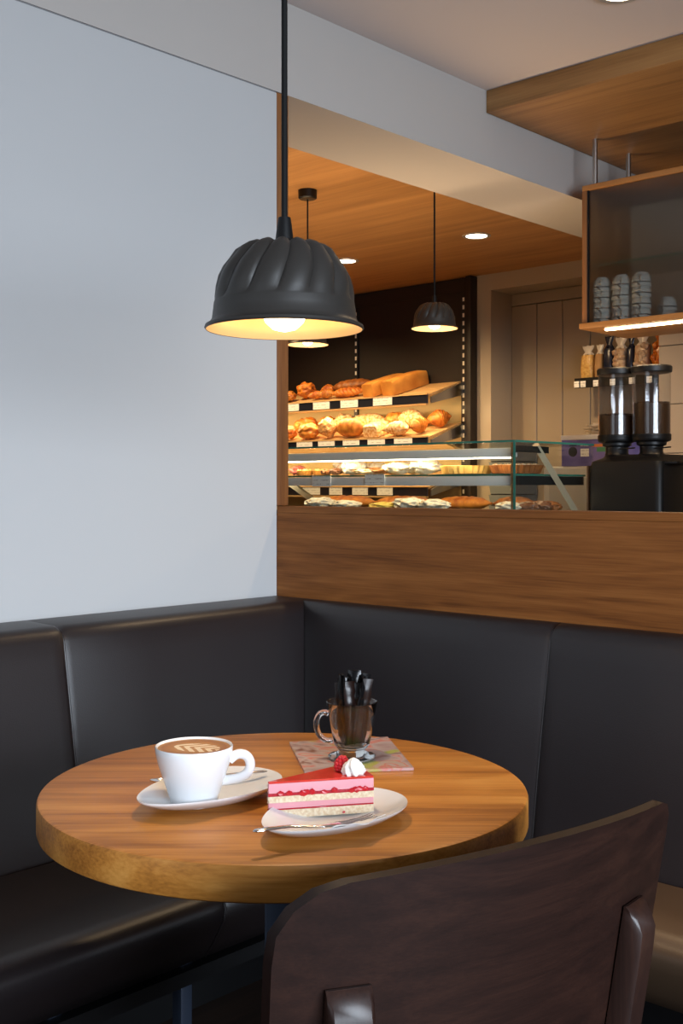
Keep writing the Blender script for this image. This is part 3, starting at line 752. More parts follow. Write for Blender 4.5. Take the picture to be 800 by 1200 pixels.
b = BM(); cb(b, X0, X1-.026, Y0+.03, Y1-.01, ZM-.006, ZM); g_ = obj('glass_shelf', b, M['pane'], case)
b = BM(); cb(b, X0, X1-.026, Y0+.0275, Y0+.0298, ZM-.006, ZM); cb(b, X1-.0258, X1-.0235, Y0+.03, Y1-.01, ZM-.006, ZM); obj('pane_edge', b, M['glass_edge'], g_)
b = BM(); cb(b, X0, X1-.03, Y0+.026, Y0+.036, ZM-.036, ZM-.0065, bev=.002); obj('shelf_rail', b, M['alu'], case)
b = BM(); cb(b, X1-.032, X1-.024, Y0+.04, Y1-.02, ZM-.034, ZM-.0065); obj('side_rail', b, M['black'], case)
b = BM(); cb(b, X0, X1-.03, Y0+.03, Y0+.06, 1.238, 1.266, bev=.003); lb = obj('light_bar', b, M['alu'], case)
b = BM(); cb(b, X0+.02, X1-.035, Y0+.032, Y0+.040, 1.2345, 1.2378); obj('light_strip', b, M['led_cool'], lb)
b = BM(); cb(b, X1-.030, X1-.010, Y0+.03, Y0+.20, 1.252, 1.272); obj('cross_rail', b, M['black_metal'], case)
for x, (y0, z0), (y1, z1), mm in ((.080, (1.02, 1.276), (1.25, 1.07), 'cream'), (-1.02, (1.0, 1.19), (1.23, 1.07), 'steel')):
    b = BM(); tube(b, [(x+.75, y0-.88, z0), (x+.75, y1-.88, z1)], .013, 4, up=(1, 0, 0))
    obj('support_strut', b, plain('cream_strut', (.62, .50, .34), .4, var=.05) if mm == 'cream' else M['steel'], case)
b = BM(); cb(b, X0, X1, Y0, Y1, 1.052, ZB_, bev=.002); obj('deck', b, M['steel'], case)
b = BM(); cb(b, X0, X1, Y0+.01, Y1-.01, .0, 1.0515); obj('base_cabinet', b, M['oak'], case)
for c0, c1, zc in ((-.758, -.669, 1.168), (-.512, -.426, 1.172)):
    b = BM(); box(b, -(c1-c0)/2, (c1-c0)/2, -.001, .001, -.018, .018)
    obj('price_card', b, M['card'], case, loc=((c0+c1)/2+.75, .022, zc))
area('case_strip_glow', (-.80, .928, 1.230), (-.80, 1.06, .9), 1.7, .02, 2.0, (1.0, .78, .50))
area('added_beam_uplight', (-.80, .955, 1.270), (-.80, 1.0, 3), 1.7, .02, 17, (1.0, .66, .40))  # added uplight that brightens the beam underside, no fixture of its own
area('case_lower_glow', (-.80, 1.08, 1.160), (-.80, 1.12, .9), 1.7, .02, 1.6, (1.0, .74, .40))

PM, PL = 'pastries on the middle glass shelf', 'pastries on the deck of the display case'
def pas(name, mat, x, y, s, label, z=ZM, g=PM, **k): return bread(name, mat, (x, y, z+.001), s, label, g, tilt=0, cat='pastry', **k)
def tart(name, mat, fill, x, y, r, h, label, z=ZM, lumps=0, g=PM):
    t = thing(name, label, 'tart', (x, y, z+.001), 0, g)
    fn = lambda rr, zz, th: (rr*(1+.035*math.cos(26*th)) if rr > r*.78 else rr, zz, th)
    b = BM(); lathe(b, [(r*.02, 0), (r*.82, 0), (r*.88, .002), (r*.98, h*.9), (r, h), (r*.95, h*1.04), (r*.90, h*.85), (r*.88, h*.6)], 104, fn, caps=True); obj('crust', b, mat, t)
    b = BM(); lathe(b, [(r*.89, h*.6), (r*.86, h*.86), (r*.5, h*.98), (r*.02, h)], 40)
    if lumps:
        for k in range(lumps):
            a = rnd.random()*6.28; q = r*.82*math.sqrt(rnd.random()); blob(b, (q*math.cos(a), q*math.sin(a), h*.98), (.012*r/.085,)*2+(.007,), k, .15, 16, 1)
    obj('filling', b, fill, t); return t
pas('berry_pastry', baked('berry_glaze', (.45, .06, .05), (.55, .20, .12)), -.915, .99, (.032, .03, .018), 'reddish berry pastry at the far left of the display shelf', seed=31)
FR = baked('green_yellow_fruit', (.62, .62, .12), (.80, .66, .26), scale=70)
tart('fruit_tartlet', GOLD, FR, -.855, .965, .030, .017, 'first yellow fruit tartlet from the left on the glass shelf', lumps=9)
tart('fruit_tartlet', GOLD, FR, -.795, .985, .030, .017, 'second yellow fruit tartlet from the left on the glass shelf', lumps=9)
tart('fruit_tartlet', GOLD, FR, -.845, 1.045, .030, .017, 'yellow fruit tartlet in the row behind the first two', lumps=9)
pas('cream_cake', baked('pink_cream_bun', (.74, .42, .26), (.60, .25, .12), (.90, .78, .66), flour=.6), -.745, 1.08, (.062, .048, .030), 'big rounded bun with pink icing behind the tartlets', seed=34)
pas('chocolate_bun', CHOC, -.700, .96, (.022, .022, .012), 'small dark chocolate bun beside the fruit tartlets', seed=35)
pas('nut_pastry', BROWN, -.735, .95, (.020, .022, .011), 'small brown nut pastry left of the chocolate bun', seed=36)
pas('cream_bun', WHITE, -.640, .985, (.045, .04, .027), 'tall white sugared cream bun in the middle of the display shelf', seed=37)
pas('cream_bun', WHITE, -.595, 1.06, (.045, .04, .022), 'lower white cream bun behind the tall sugared one', seed=38)
for k, (x, y, z_) in enumerate(((-.560, .965, 0), (-.520, .975, .004), (-.505, 1.05, .0))):
    pas('flat_pastry', PALE if k != 1 else BROWN, x, y, (.052, .034, .010), ['flat pale filled pastry right of the cream buns', 'flat brown pastry overlapping the pale ones', 'flat pale pastry at the rear of the glass shelf'][k], z=ZM+z_, seed=40+k)
pas('sugared_pastry', WHITE, -.435, .985, (.060, .045, .020), 'left of two wide pastries under thick icing sugar', seed=44)
pas('sugared_pastry', WHITE, -.435, 1.09, (.060, .045, .024), 'iced pastry at the back behind the two wide ones', seed=46)
pas('sugared_pastry', WHITE, -.325, .99, (.056, .045, .024), 'right of two wide pastries under thick icing sugar, next to the tart', seed=45)
tart('custard_tart', baked('pale_shortcrust', (.80, .50, .14), (.66, .34, .07)), YELL, -.178, 1.015, .083, .026, 'yellow fluted custard tart on the glass shelf')
tart('crumble_tart', BROWN, baked('crumble', (.55, .30, .12), (.38, .16, .05), (.86, .76, .6), scale=60, flour=.35), -.005, 1.04, .083, .026, 'brown crumble topped tart at the right end of the glass shelf', lumps=46)
# lower deck
for k, (x, y, L2, m) in enumerate(((-.86, 1.20, .13, ORNG), (-.60, 1.21, .13, ORNG), (-.34, 1.215, .12, ORNG), (-.12, 1.20, .085, BROWN))):
    pas('baguette', m, x, y, (L2, .035, .024), ['first long orange baguette from the left at the back of the deck', 'second long orange baguette from the left at the back of the deck', 'third long orange baguette from the left at the back of the deck', 'shorter dark baguette right of the orange ones'][k], z=ZB_, g=PL, kind='baton', seed=50+k)
for k, (x, y, s) in enumerate(((-.80, .99, (.060, .05, .020)), (-.69, 1.0, (.055, .05, .015)), (-.50, .99, (.060, .05, .014)), (-.40, 1.0, (.060, .05, .022)), (-.29, .99, (.055, .045, .018)))):
    pas('powdered_pastry', WHITE if k != 2 else YELL, x, y, s, ['leftmost powdered pastry low in the display case', 'flat powdered pastry second from the left low in the case', 'yellow flat pastry in the middle low in the case', 'peaked powdered pastry right of the yellow one low in the case', 'rightmost powdered pastry low in the case'][k], z=ZB_, g=PL, seed=60+k)
for k, (x, y, m) in enumerate(((.015, .965, WHITE), (.045, 1.03, CHOC), (.045, 1.10, CHOC), (.035, 1.17, BROWN))):
    pas('sweet_bun', m, x, y, (.040, .030, .017), ['sugar dusted bun low in the right corner of the case', 'front chocolate bun behind the sugar dusted one', 'second chocolate bun from the front in the right corner', 'brown bun at the rear right of the deck'][k], z=ZB_, g=PL, seed=70+k)

# ------------------------------------------------------------------ grey trays by the recess
for k in range(6):
    b = BM(); z = 1.0+k*.056
    pr = [(-.07, z), (.07, z), (.08, z+.046), (.085, z+.050), (-.085, z+.050), (-.08, z+.046)]
    loft(b, [[Vector((x, y, zz)) for x, zz in pr] for y in (-.10, .10)])
    o = obj('plastic_tray', b, M.setdefault('tray', plain('grey_blue_plastic', (.17, .19, .20), .45, var=.05)))
    o.location = (-1.318, 2.96, 0); tag(o, 'grey plastic tray, %s of the stack in the door recess' % ['lowest', 'second from the bottom', 'third from the bottom', 'third from the top', 'second from the top', 'topmost'][k], 'tray', 'stacked grey trays')
b = BM(); box(b, -.088, .088, -.105, .105, 0, .985, .004); box(b, -.094, .094, -.11, .11, .985, .998, .003)
o = obj('tray_stand', b, M['black_metal']); o.location = (-1.318, 2.96, .0005); tag(o, 'dark stand under the stack of grey trays', 'stand')

# ------------------------------------------------------------------ service counter, grinder, jug, machine and box
b = BM(); box(b, .14, 2.7, 1.21, 1.62, .91, .95, .003); box(b, .16, 2.7, 1.24, 1.60, 0, .9095)
tag(obj('service_counter', b, M['oak']), 'oak service counter under the coffee grinder', 'counter')
b = BM(); box(b, -.42, .10, 1.50, 2.02, .91, .95, .003); box(b, -.40, .08, 1.53, 2.0, 0, .9095)
tag(obj('side_counter', b, M['oak']), 'low side counter behind the display case', 'counter')

gr = thing('coffee_grinder', 'black twin hopper coffee grinder filled with coffee beans', 'coffee grinder', (.2325, 1.41, .951))
b = BM()
secs = []
for z, wx, y0, y1 in ((0, .128, -.13, .13), (.255, .128, -.13, .13), (.278, .124, -.122, .128), (.290, .105, -.09, .12), (.300, .095, -.085, .115)):
    r = .022; P = []
    for cx, cy, a0 in ((wx-r, y1-r, 0), (-wx+r, y1-r, 90), (-wx+r, y0+r, 180), (wx-r, y0+r, 270)):
        for k in range(7):
            a = math.radians(a0+15*k); P.append(Vector((cx+r*math.cos(a), cy+r*math.sin(a), z)))
    secs.append(P)
loft(b, secs); obj('body', b, M['black'], gr, angle=40)
b = BM(); box(b, -.134, -.1285, -.125, .12, .0, .265, .002); obj('side_trim', b, plain('bronze_trim', (.14, .08, .04), .3, .6), gr)
b = BM(); box(b, .09, .165, -.10, .02, .268, .276, .002); obj('dosing_plate', b, M['black_metal'], gr)
BEAN = plain('roasted_beans', (.030, .013, .004), .38, var=.5, scale=160, bump=.5, bscale=140)
BX = BM()
for hx, bt in ((-.0665, .425), (.0545, .458)):
    b = BM(); lathe(b, [(.040, .2995), (.036, .306), (.036, .325), (.046, .330), (.046, .338), (.058, .342), (.0605, .347), (.0605, .354), (.020, .354)], 36, origin=(hx, -.05, 0)); nk = obj('neck', b, M['black'], gr)
    b = BM(); lathe(b, [(.0585, .3545), (.0585, .562)], 48, caps=False, origin=(hx, -.05, 0)); hp = obj('hopper', b, M['hopper'], gr)
    b = BM(); lathe(b, [(.002, .355), (.0565, .355), (.0565, bt), (.035, bt+.006), (.002, bt+.008)], 40, origin=(hx, -.05, 0))
    for k in range(70):
        a = rnd.random()*6.28; q = .052*math.sqrt(rnd.random()); blob(b, (hx+q*math.cos(a), -.05+q*math.sin(a), bt+.004), (.006, .004, .0035), k, .05, 10, 1)
    obj('coffee_beans', b, BEAN, hp)
    b = BM(); lathe(b, [(.0585, .556), (.0625, .558), (.0635, .564), (.0635, .574), (.060, .578), (.006, .580)], 48, origin=(hx, -.05, 0)); obj('lid', b, M['black'], hp)
    b = BM(); lathe(b, [(.0592, .352), (.0605, .356), (.0605, .362), (.0588, .364)], 48, caps=False, origin=(hx, -.05, 0)); obj('hopper_collar', b, M['black'], hp)
    b = BM(); tube(b, [(hx+.03, -.085, .318), (hx+.088, -.095, .320)], .0022, 8); obj('slide_lever', b, M['black_metal'], gr)
BX.free()
b = BM(); lathe(b, [(.002, 0), (.072, 0), (.076, .006), (.075, .06), (.066, .20), (.052, .33), (.046, .37), (.044, .385), (.030, .40), (.003, .405)], 40)
tube(b, [(.07, 0, .10), (.115, 0, .14), (.118, 0, .26), (.05, 0, .33)], .010, 10, up=(0, 1, 0))
o = obj('thermos_jug', b, M['black']); o.location = (.505, 1.31, .951); tag(o, 'black tapered thermos jug at the right edge, next to the grinder', 'jug')
mc = thing('bread_slicer', 'pale white machine standing behind the display case under a purple box', 'machine', (-.17, 1.78, .951))
b = BM(); box(b, -.13, .15, -.13, .14, 0, .272, .012, seg=3); obj('housing', b, plain('off_white_metal', (.55, .54, .52), .4, var=.03), mc)
b = BM(); box(b, -.10, .12, -.1345, -.1305, .05, .23, .001); obj('front_door', b, plain('grey_door', (.42, .41, .40), .4), mc)
bx = thing('cardboard_box', 'open purple cardboard box with dark disc and white label on the white machine', 'box', (-.100, 1.75, 1.2235))
b = BM()
for a in ((-.125, .125, -.09, -.086), (-.125, .125, .086, .09), (-.125, -.121, -.086, .086), (.121, .125, -.086, .086)): box(b, a[0], a[1], a[2], a[3], 0, .094)
box(b, -.121, .121, -.086, .086, 0, .004); 
def purple():
    m, nt, bs, N, L = new_mat('printed_purple_card')
    tc = N('ShaderNodeTexCoord'); n = N('ShaderNodeTexNoise'); n.inputs['Scale'].default_value = 9; L(tc.outputs['Object'], n.inputs['Vector'])
    r = N('ShaderNodeValToRGB'); L(n.outputs[0], r.inputs[0]); e = r.color_ramp.elements
    e[0].position = .40; e[0].color = (.10, .085, .30, 1); e[1].position = .62; e[1].color = (.19, .16, .46, 1)
    L(r.outputs[0], bs.inputs['Base Color']); bs.inputs['Roughness'].default_value = .5
    return m
obj('box_body', b, purple(), bx)
b = BM(); box(b, -.127, .127, -.0925, .0925, .0945, .112, .001); obj('box_lid', b, M['paper'], bx)
b = BM(); r_ = lathe(b, [(.002, 0), (.018, 0), (.018, .001), (.002, .001)], 32)
for v in b.verts: v.co = Vector((v.co.x, -v.co.z, v.co.y))
obj('dark_disc', b, M['black'], bx, loc=(-.078, -.0902, .052))
b = BM(); box(b, -.046, -.012, -.0912, -.0902, .034, .062); obj('white_label', b, M['card'], bx)
b = BM(); box(b, .02, .07, -.0912, -.0902, .05, .066); obj('green_patch', b, plain('green_print', (.05, .22, .10), .5), bx)
b = BM(); box(b, .0, .07, -.0914, -.0904, .068, .078); obj('orange_patch', b, plain('orange_print', (.62, .20, .04), .5), bx)
b = BM(); vs = blob(b, (0, 0, .018), (.085, .055, .020), 5, .35, 30, 4)
mz = min(v.co.z for v in b.verts)
for v in b.verts: v.co.z = max(v.co.z-mz, 0)
o = obj('crumpled_paper', b, plain('cream_paper', (.66, .58, .46), .8)); o.location = (-.07, 1.75, 1.336); tag(o, 'crumpled cream paper bag lying on top of the purple box', 'paper bag')

# ------------------------------------------------------------------ little wall shelf with bagged goods
ws = thing('wall_shelf', 'small dark wall shelf with price tags holding bagged goods above the grinder', 'shelf', (-.69, 3.0, 1.674))
b = BM(); box(b, -.235, .225, -.085, .085, -.012, 0, .002); box(b, -.235, .225, -.092, -.086, -.045, .003); obj('board', b, M['black_metal'], ws)
for x0 in (-.235, -.200, -.13, -.04, .06, .15):
    b = BM(); box(b, x0, x0+.028, -.095, -.0925, -.042, -.012); obj('price_tag', b, M['card'], ws)
PASTA = baked('pasta_yellow', (.78, .50, .16), (.60, .30, .07), scale=90, rough=.3)
NUTS = baked('beige_sweets', (.62, .46, .32), (.40, .24, .14), scale=45, rough=.3)
NAVY = plain('navy_foil', (.018, .022, .045), .25, .2)
AMBER = baked('amber_sweets', (.72, .24, .03), (.42, .09, .015), scale=40, rough=.25)
FOIL = plain('clear_bag_top', (.72, .66, .58), .25, var=.15, scale=40, bump=.6, bscale=60)
BROWNP = plain('kraft_paper', (.45, .25, .10), .7)
def bag(label, x, wdt, h, mat, topm, y=2.985, lumps=0, cat='bag'):
    t = thing('goods_bag', label, cat, (x, y, 1.6755), 0, 'bagged goods on the small wall shelf')
    b = BM(); w2, d2 = wdt/2, .026
    secs = []
    hh = h*.72
    for z, a, d in ((0, .92, .85), (.006, 1, 1), (hh*.5, 1.02, 1.08), (hh*.9, .98, .9), (hh, .94, .70)):
        secs.append([Vector((w2*a*math.copysign(abs(math.cos(q))**.6, math.cos(q)), d2*d*math.copysign(abs(math.sin(q))**.6, math.sin(q)), z)) for q in [2*PI*k/20 for k in range(20)]])
    loft(b, secs)
    if lumps:
        for k in range(lumps):
            blob(b, ((rnd.random()-.5)*wdt*.75, -.020, .02+rnd.random()*hh*.85), (.016, .014, .016), k, .12, 14, 2)
    obj('bag_body', b, mat, t)
    b = BM(); secs = []
    for z, a, d in ((hh+.0005, .90, .6), (hh+h*.06, .58, .35), (hh+h*.10, .5, .30), (hh+h*.2, .85, .22), (h, 1.0, .12)):
        secs.append([Vector((w2*a*math.cos(q)*(1+.06*math.sin(5*q)), d2*d*math.sin(q), z+.004*math.sin(7*q))) for q in [2*PI*k/20 for k in range(20)]])
    loft(b, secs); obj('bag_top', b, topm, t)
    return t
bag('bag of yellow pasta with gathered white top, leftmost on the small wall shelf', -.893, .068, .165, PASTA, FOIL)
bag('narrow kraft brown bag next to the pasta bag', -.828, .042, .165, BROWNP, FOIL)
bag('dark navy foil bag on the small wall shelf', -.777, .050, .20, NAVY, NAVY)
bag('clear bag of beige sweets between two navy bags', -.714, .066, .19, NUTS, FOIL, lumps=18)
bag('slim navy foil bag right of the clear bag', -.659, .036, .19, NAVY, NAVY)
bag('clear bag of round beige biscuits behind the right hopper', -.600, .074, .20, NUTS, FOIL, lumps=20)
bag('bag of amber coloured sweets at the right end of the wall shelf', -.512, .060, .20, AMBER, AMBER, lumps=14)

# ------------------------------------------------------------------ things on the cafe table
UX = Vector((.7341, .6791, 0)); VX = Vector((-.6791, .7341, 0))   # along / into the table as the sitter sees it
def egg(n=72, a=.108, bb=.079):
    """outline of the leaf shaped plate, pointed end towards -x"""
    P = []
    for k in range(n):
        t = 2*PI*k/n; x = a*math.cos(t); q = (math.cos(t)+1)/2
        P.append((x, bb*math.sin(t)*(.66+.40*q**.9) if True else 0))
    return P
def plate(name, label, loc, rz):
    out = egg(); b = BM(); rings = []
    prof = [(.02, .0045), (.30, .0045), (.42, .0052), (.56, .0075), (.76, .0125), (.92, .0175), (.985, .0200), (1.0, .0205), (1.0, .0190), (.97, .0165), (.80, .0085), (.60, .0028), (.50, .0010), (.48, 0), (.43, 0), (.42, .0012), (.02, .0012)]
    R = []
    for q, z in prof:
        R.append([b.verts.new((x*q, y*q, z)) for x, y in out])
    n = len(out)
    for p, c in zip(R, R[1:]):
        for k in range(n): b.faces.new((p[k], p[(k+1) % n], c[(k+1) % n], c[k]))
    b.faces.new(R[0]); b.faces.new(R[-1])
    o = obj(name, b, M['porcelain'], angle=60); o.location = loc; o.rotation_euler = (0, 0, rz)
    return tag(o, label, 'plate')
TT = TZ+.0005
plate('saucer', 'white leaf shaped saucer under the cappuccino cup', (.872, -.962, TT), math.radians(92))
plate('dessert_plate', 'white leaf shaped dessert plate under the cake slice', (1.061, -.931, TT), math.radians(94))

cup = thing('cappuccino_cup', 'white cappuccino cup with latte art standing on its saucer', 'cup', (.8815, -.9935, TT+.0052))
cup.scale = (1.03, 1.03, 1.04)
b = BM()
pr = [(.0005, .0015), (.024, .0015), (.0255, 0), (.0280, .0003), (.0290, .003), (.0305, .010), (.0345, .022), (.0395, .036), (.0440, .050), (.0468, .062), (.0475, .0690), (.0468, .0704), (.0450, .0695),
      (.0442, .062), (.0415, .050), (.0370, .036), (.030, .018), (.020, .004), (.0005, .005)]
lathe(b, pr, 72, caps=False)
obj('cup_body', b, M['porcelain'], cup, angle=60)
b = BM(); hd = Vector((.7341, .6791, 0))*1.0; hd = Vector((math.cos(math.radians(46)), math.sin(math.radians(46)), 0))
hp = [(.0430, .0520), (.0500, .0575), (.0570, .0590), (.0640, .0565), (.0680, .0500), (.0682, .0425), (.0645, .0355), (.0580, .0315), (.0500, .0290), (.0400, .0275), (.034, .0265)]
tube(b, smooth_path([hd*r+Vector((0, 0, z)) for r, z in hp]), .0060, 14, up=(-hd.y, hd.x, 0))
obj('handle', b, M['porcelain'], cup, angle=60)
def coffee_mat():
    m, nt, bs, N, L = new_mat('latte_art')
    tc = N('ShaderNodeTexCoord'); sp_ = N('ShaderNodeSeparateXYZ')
    mp = N('ShaderNodeMapping'); mp.inputs['Rotation'].default_value = (0, 0, -math.radians(20)); L(tc.outputs['Object'], mp.inputs[0]); L(mp.outputs[0], sp_.inputs[0])
    def mth(op, a, b_=None):
        n = N('ShaderNodeMath'); n.operation = op
        for i, v in enumerate((a, b_)):
            if v is None: continue
            if isinstance(v, (int, float)): n.inputs[i].default_value = v
            else: L(v, n.inputs[i])
        return n.outputs[0]
    X, Y = sp_.outputs[0], sp_.outputs[1]
    nz = N('ShaderNodeTexNoise'); nz.inputs['Scale'].default_value = 60; L(mp.outputs[0], nz.inputs['Vector'])
    wob = mth('MULTIPLY', mth('SUBTRACT', nz.outputs[0], .5), .006)
    x = mth('DIVIDE', mth('SUBTRACT', X, .004), .030); y = mth('DIVIDE', mth('ADD', Y, wob), .021)
    rr = mth('SQRT', mth('ADD', mth('MULTIPLY', x, x), mth('MULTIPLY', y, y)))
    leaf = mth('LESS_THAN', rr, 1.0)
    ang = mth('ADD', mth('MULTIPLY', X, 430), mth('MULTIPLY', mth('ABSOLUTE', mth('ADD', Y, wob)), -430))
    st = mth('GREATER_THAN', mth('SINE', ang), -.25)
    fac = mth('MULTIPLY', leaf, st)
    r2 = mth('DIVIDE', mth('SQRT', mth('ADD', mth('MULTIPLY', X, X), mth('MULTIPLY', Y, Y))), .045)
    cr = N('ShaderNodeValToRGB'); L(mth('ADD', r2, mth('MULTIPLY', wob, 20)), cr.inputs[0]); e = cr.color_ramp.elements
    e[0].position = .45; e[0].color = (.46, .22, .055, 1); e[1].position = .85; e[1].color = (.30, .115, .020, 1)
    q = e.new(.97); q.color = (.42, .22, .06, 1)
    mx = N('ShaderNodeMix'); mx.data_type = 'RGBA'; L(fac, mx.inputs[0]); L(cr.outputs[0], mx.inputs[6]); mx.inputs[7].default_value = (.80, .66, .46, 1)
    L(mx.outputs[2], bs.inputs['Base Color']); bs.inputs['Roughness'].default_value = .45; bs.inputs['Specular IOR Level'].default_value = .25
    return m
b = BM(); lathe(b, [(.0005, .0676), (.040, .0676), (.0440, .0680), (.0438, .0650), (.0005, .0645)], 56); obj('coffee_surface', b, coffee_mat(), cup, angle=60)

def on(u, v, z): return Vector((1.9835, -1.9113, 0))+UX*u+VX*v+Vector((0, 0, z))
# teaspoon lying on the saucer behind the cup
b = BM()
p0, p1 = on(-.2525, 1.488, 0), on(-.100, 1.512, 0); dr = (p1-p0).normalized(); sd = Vector((-dr.y, dr.x, 0))
secs = []
for t, wd, dp in ((0, .002, 0), (.006, .0095, .0020), (.016, .0135, .0042), (.026, .0130, .0042), (.036, .0085, .0020), (.043, .0035, 0)):
    c = p0+dr*t; z = .0165+.0012*(t/.043)
    secs.append([c+sd*wd*math.cos(a)+Vector((0, 0, z-dp*max(0, math.sin(-a))*1.0+(.0012 if math.sin(a) > 0 else 0)-dp*.8*(math.sin(a) > .1))) for a in [2*PI*k/16 for k in range(16)]])
loft(b, secs)
tube(b, [p0+dr*t+Vector((0, 0, z)) for t, z in ((.041, .0178), (.06, .0188), (.09, .0202), (.12, .0216), (.150, .0226), (.155, .0226))], [.0018, .0016, .0018, .0026, .0034, .0010], 10, flat=.45)
base = p0.copy(); base.z = TT
for v in b.verts: v.co -= Vector((base.x, base.y, 0))
o = obj('teaspoon', b, M['chrome'], angle=60); o.location = base; tag(o, 'small steel teaspoon lying on the saucer behind the cup', 'spoon')

# cake slice
ck = thing('cake_slice', 'pink raspberry cream cake slice on the dessert plate', 'cake', (1.000, -.985, TT+.0057), math.radians(56))
LEN, ANG = .136, math.radians(30)
def wedge(bm, z0, z1, inset=0, rough=0, seed=0, n=18, lump=0, zr=0):
    """near cut face along +x, wedge opens towards +y"""
    P = []
    tipx = .006
    for k in range(n+1): P.append((tipx+(LEN-tipx)*k/n, 0))
    for k in range(1, n//2+1):
        a = ANG*k/(n//2); P.append((LEN*math.cos(a), LEN*math.sin(a)))
    for k in range(n-1, -1, -1):
        r = tipx+(LEN-tipx)*k/n
        P.append((r*math.cos(ANG), r*math.sin(ANG)))
    cxm, cym = .085*math.cos(ANG/2), .085*math.sin(ANG/2)
    zs = [z0, z0+(z1-z0)*.33, z0+(z1-z0)*.67, z1]
    R = []
    for j, z in enumerate(zs):
        ring = []
        for i, (x, y) in enumerate(P):
            d = Vector((x-cxm, y-cym, 0)); d.normalize()
            nz = noise.noise(Vector((x*180+seed*7, y*180, z*260+seed)))
            off = -inset+rough*nz+lump*max(0, noise.noise(Vector((x*95+seed, y*95, seed*2.0))))
            zz = z+zr*noise.noise(Vector((x*70, y*70, seed+j)))*(1 if j in (0, 3) else 0)
            ring.append(Vector((x+d.x*off, y+d.y*off, zz)))
        R.append(ring)
    loft(bm, R)
SPO = baked('sponge_crumb', (.86, .74, .55), (.70, .52, .32), scale=260, rough=.9)
PINK = plain('pink_mousse', (.78, .34, .39), .5, var=.05, scale=90, bump=.15, bscale=220)
JAM = plain('raspberry_layer', (.46, .018, .035), .25, var=.4, scale=160)
GLZ = plain('red_glaze', (.66, .050, .035), .10, var=.35, scale=45, coat=.6)
for nm, z0, z1, mt, kw in (('sponge_layer', .0006, .0105, SPO, dict(rough=.0012, seed=1)), ('jam_layer', .0107, .0122, JAM, dict(rough=.001, lump=.0012, seed=2)), ('mousse_layer', .0124, .0192, PINK, dict(inset=.0004, seed=3)),
                           ('sponge_layer', .0194, .0270, SPO, dict(rough=.0014, seed=4)), ('berry_layer', .0272, .0308, JAM, dict(rough=.0008, lump=.0026, seed=5)), ('mousse_layer', .0310, .0425, PINK, dict(inset=.0002, seed=6)),
                           ('glaze', .0427, .0450, GLZ, dict(inset=.0004, rough=.0006, seed=7))):
    b = BM(); wedge(b, z0, z1, **kw); obj(nm, b, mt, ck, angle=50)
BERRY = plain('fresh_raspberry', (.56, .012, .022), .3, var=.25, scale=60)
b = BM()
for k in range(17):                                   # berry pieces along the cut face
    x = .020+.105*rnd.random(); blob(b, (x, -.0006, .0290+.002*rnd.random()), (.0046, .0026, .0034), k, .2, 14, 1)
blob(b, (.098, -.001, .0035), (.0022, .0014, .0016), 3, .2, 14, 1)
obj('berry_pieces', b, BERRY, ck)
b = BM()
rc = Vector((.104, .032, .0450))
for ring in range(5):
    zz = .003+ring*.0034; rr = (.0070, .0082, .0076, .0058, .0028)[ring]; nn = (9, 10, 9, 7, 4)[ring]
    for k in range(nn):
        a = 2*PI*(k+.5*(ring % 2))/nn; blob(b, rc+Vector((rr*math.cos(a), rr*math.sin(a), zz)), (.0029, .0029, .0027), k, .02, 10, 2)
blob(b, rc+Vector((0, 0, .009)), (.006, .006, .0085), 1, .02, 10, 2)
obj('raspberry', b, BERRY, ck)
b = BM(); cc = Vector((.114, .014, .0448)); fn = lambda r, z, th: (r*(1+.16*math.cos(8*th+z*320)), z, th)
lathe(b, [(.003, 0), (.0122, .0005), (.0138, .004), (.0126, .0075), (.0115, .009), (.0118, .0105), (.0095, .0135), (.0072, .0150), (.0066, .0165), (.0035, .0190), (.0006, .0205)], 64, fn, origin=cc)
obj('cream_rosette', b, plain('whipped_cream', (.88, .86, .82), .55, var=.02), ck, angle=70)

# napkin under the fork, fork across the front of the plate
b = BM()
q = [(-.035, 1.292), (.046, 1.330), (.040, 1.283), (-.012, 1.262)]
q = [(-.028, 1.306), (.052, 1.328), (.030, 1.278), (-.010, 1.272)]
pl = [on(u, v, 0) for u, v in q]
c0 = sum(pl, Vector())/4
G = {}
for i in range(11):
    for j in range(7):
        a, c = i/10, j/6
        p = (pl[0]*(1-a)+pl[1]*a)*(1-c)+(pl[3]*(1-a)+pl[2]*a)*c
        G[i, j] = p
def plate_z(p):
    d = p-Vector((1.061, -.931, 0)); r = Matrix.Rotation(-math.radians(94), 3, 'Z') @ d
    q_ = (r.x/.108+1)/2; q_ = min(1, max(0, q_)); yy = r.y/(.079*(.66+.40*q_**.9)); rad = math.sqrt((r.x/.108)**2+yy**2)
    pr_ = [(0, .0045), (.42, .0052), (.56, .0075), (.76, .0125), (.92, .0175), (1.0, .0205), (3, .0205)]
    for (a0, z0), (a1, z1) in zip(pr_, pr_[1:]):
        if rad <= a1: return z0+(z1-z0)*(rad-a0)/(a1-a0)
    return .0205
lo, hi = {}, {}
for k, p in G.items():
    z = plate_z(p)+.0012+.0006*math.sin(k[0]*1.3+k[1])
    lo[k] = b.verts.new((p.x-c0.x, p.y-c0.y, z)); hi[k] = b.verts.new((p.x-c0.x, p.y-c0.y, z+.0014))
for i in range(10):
    for j in range(6):
        for d in (lo, hi): b.faces.new((d[i, j], d[i+1, j], d[i+1, j+1], d[i, j+1]))
rg = [(i, 0) for i in range(10)]+[(10, j) for j in range(6)]+[(i, 6) for i in range(10, 0, -1)]+[(0, j) for j in range(6, 0, -1)]
for a, c in zip(rg, rg[1:]+rg[:1]): b.faces.new((lo[a], lo[c], hi[c], hi[a]))
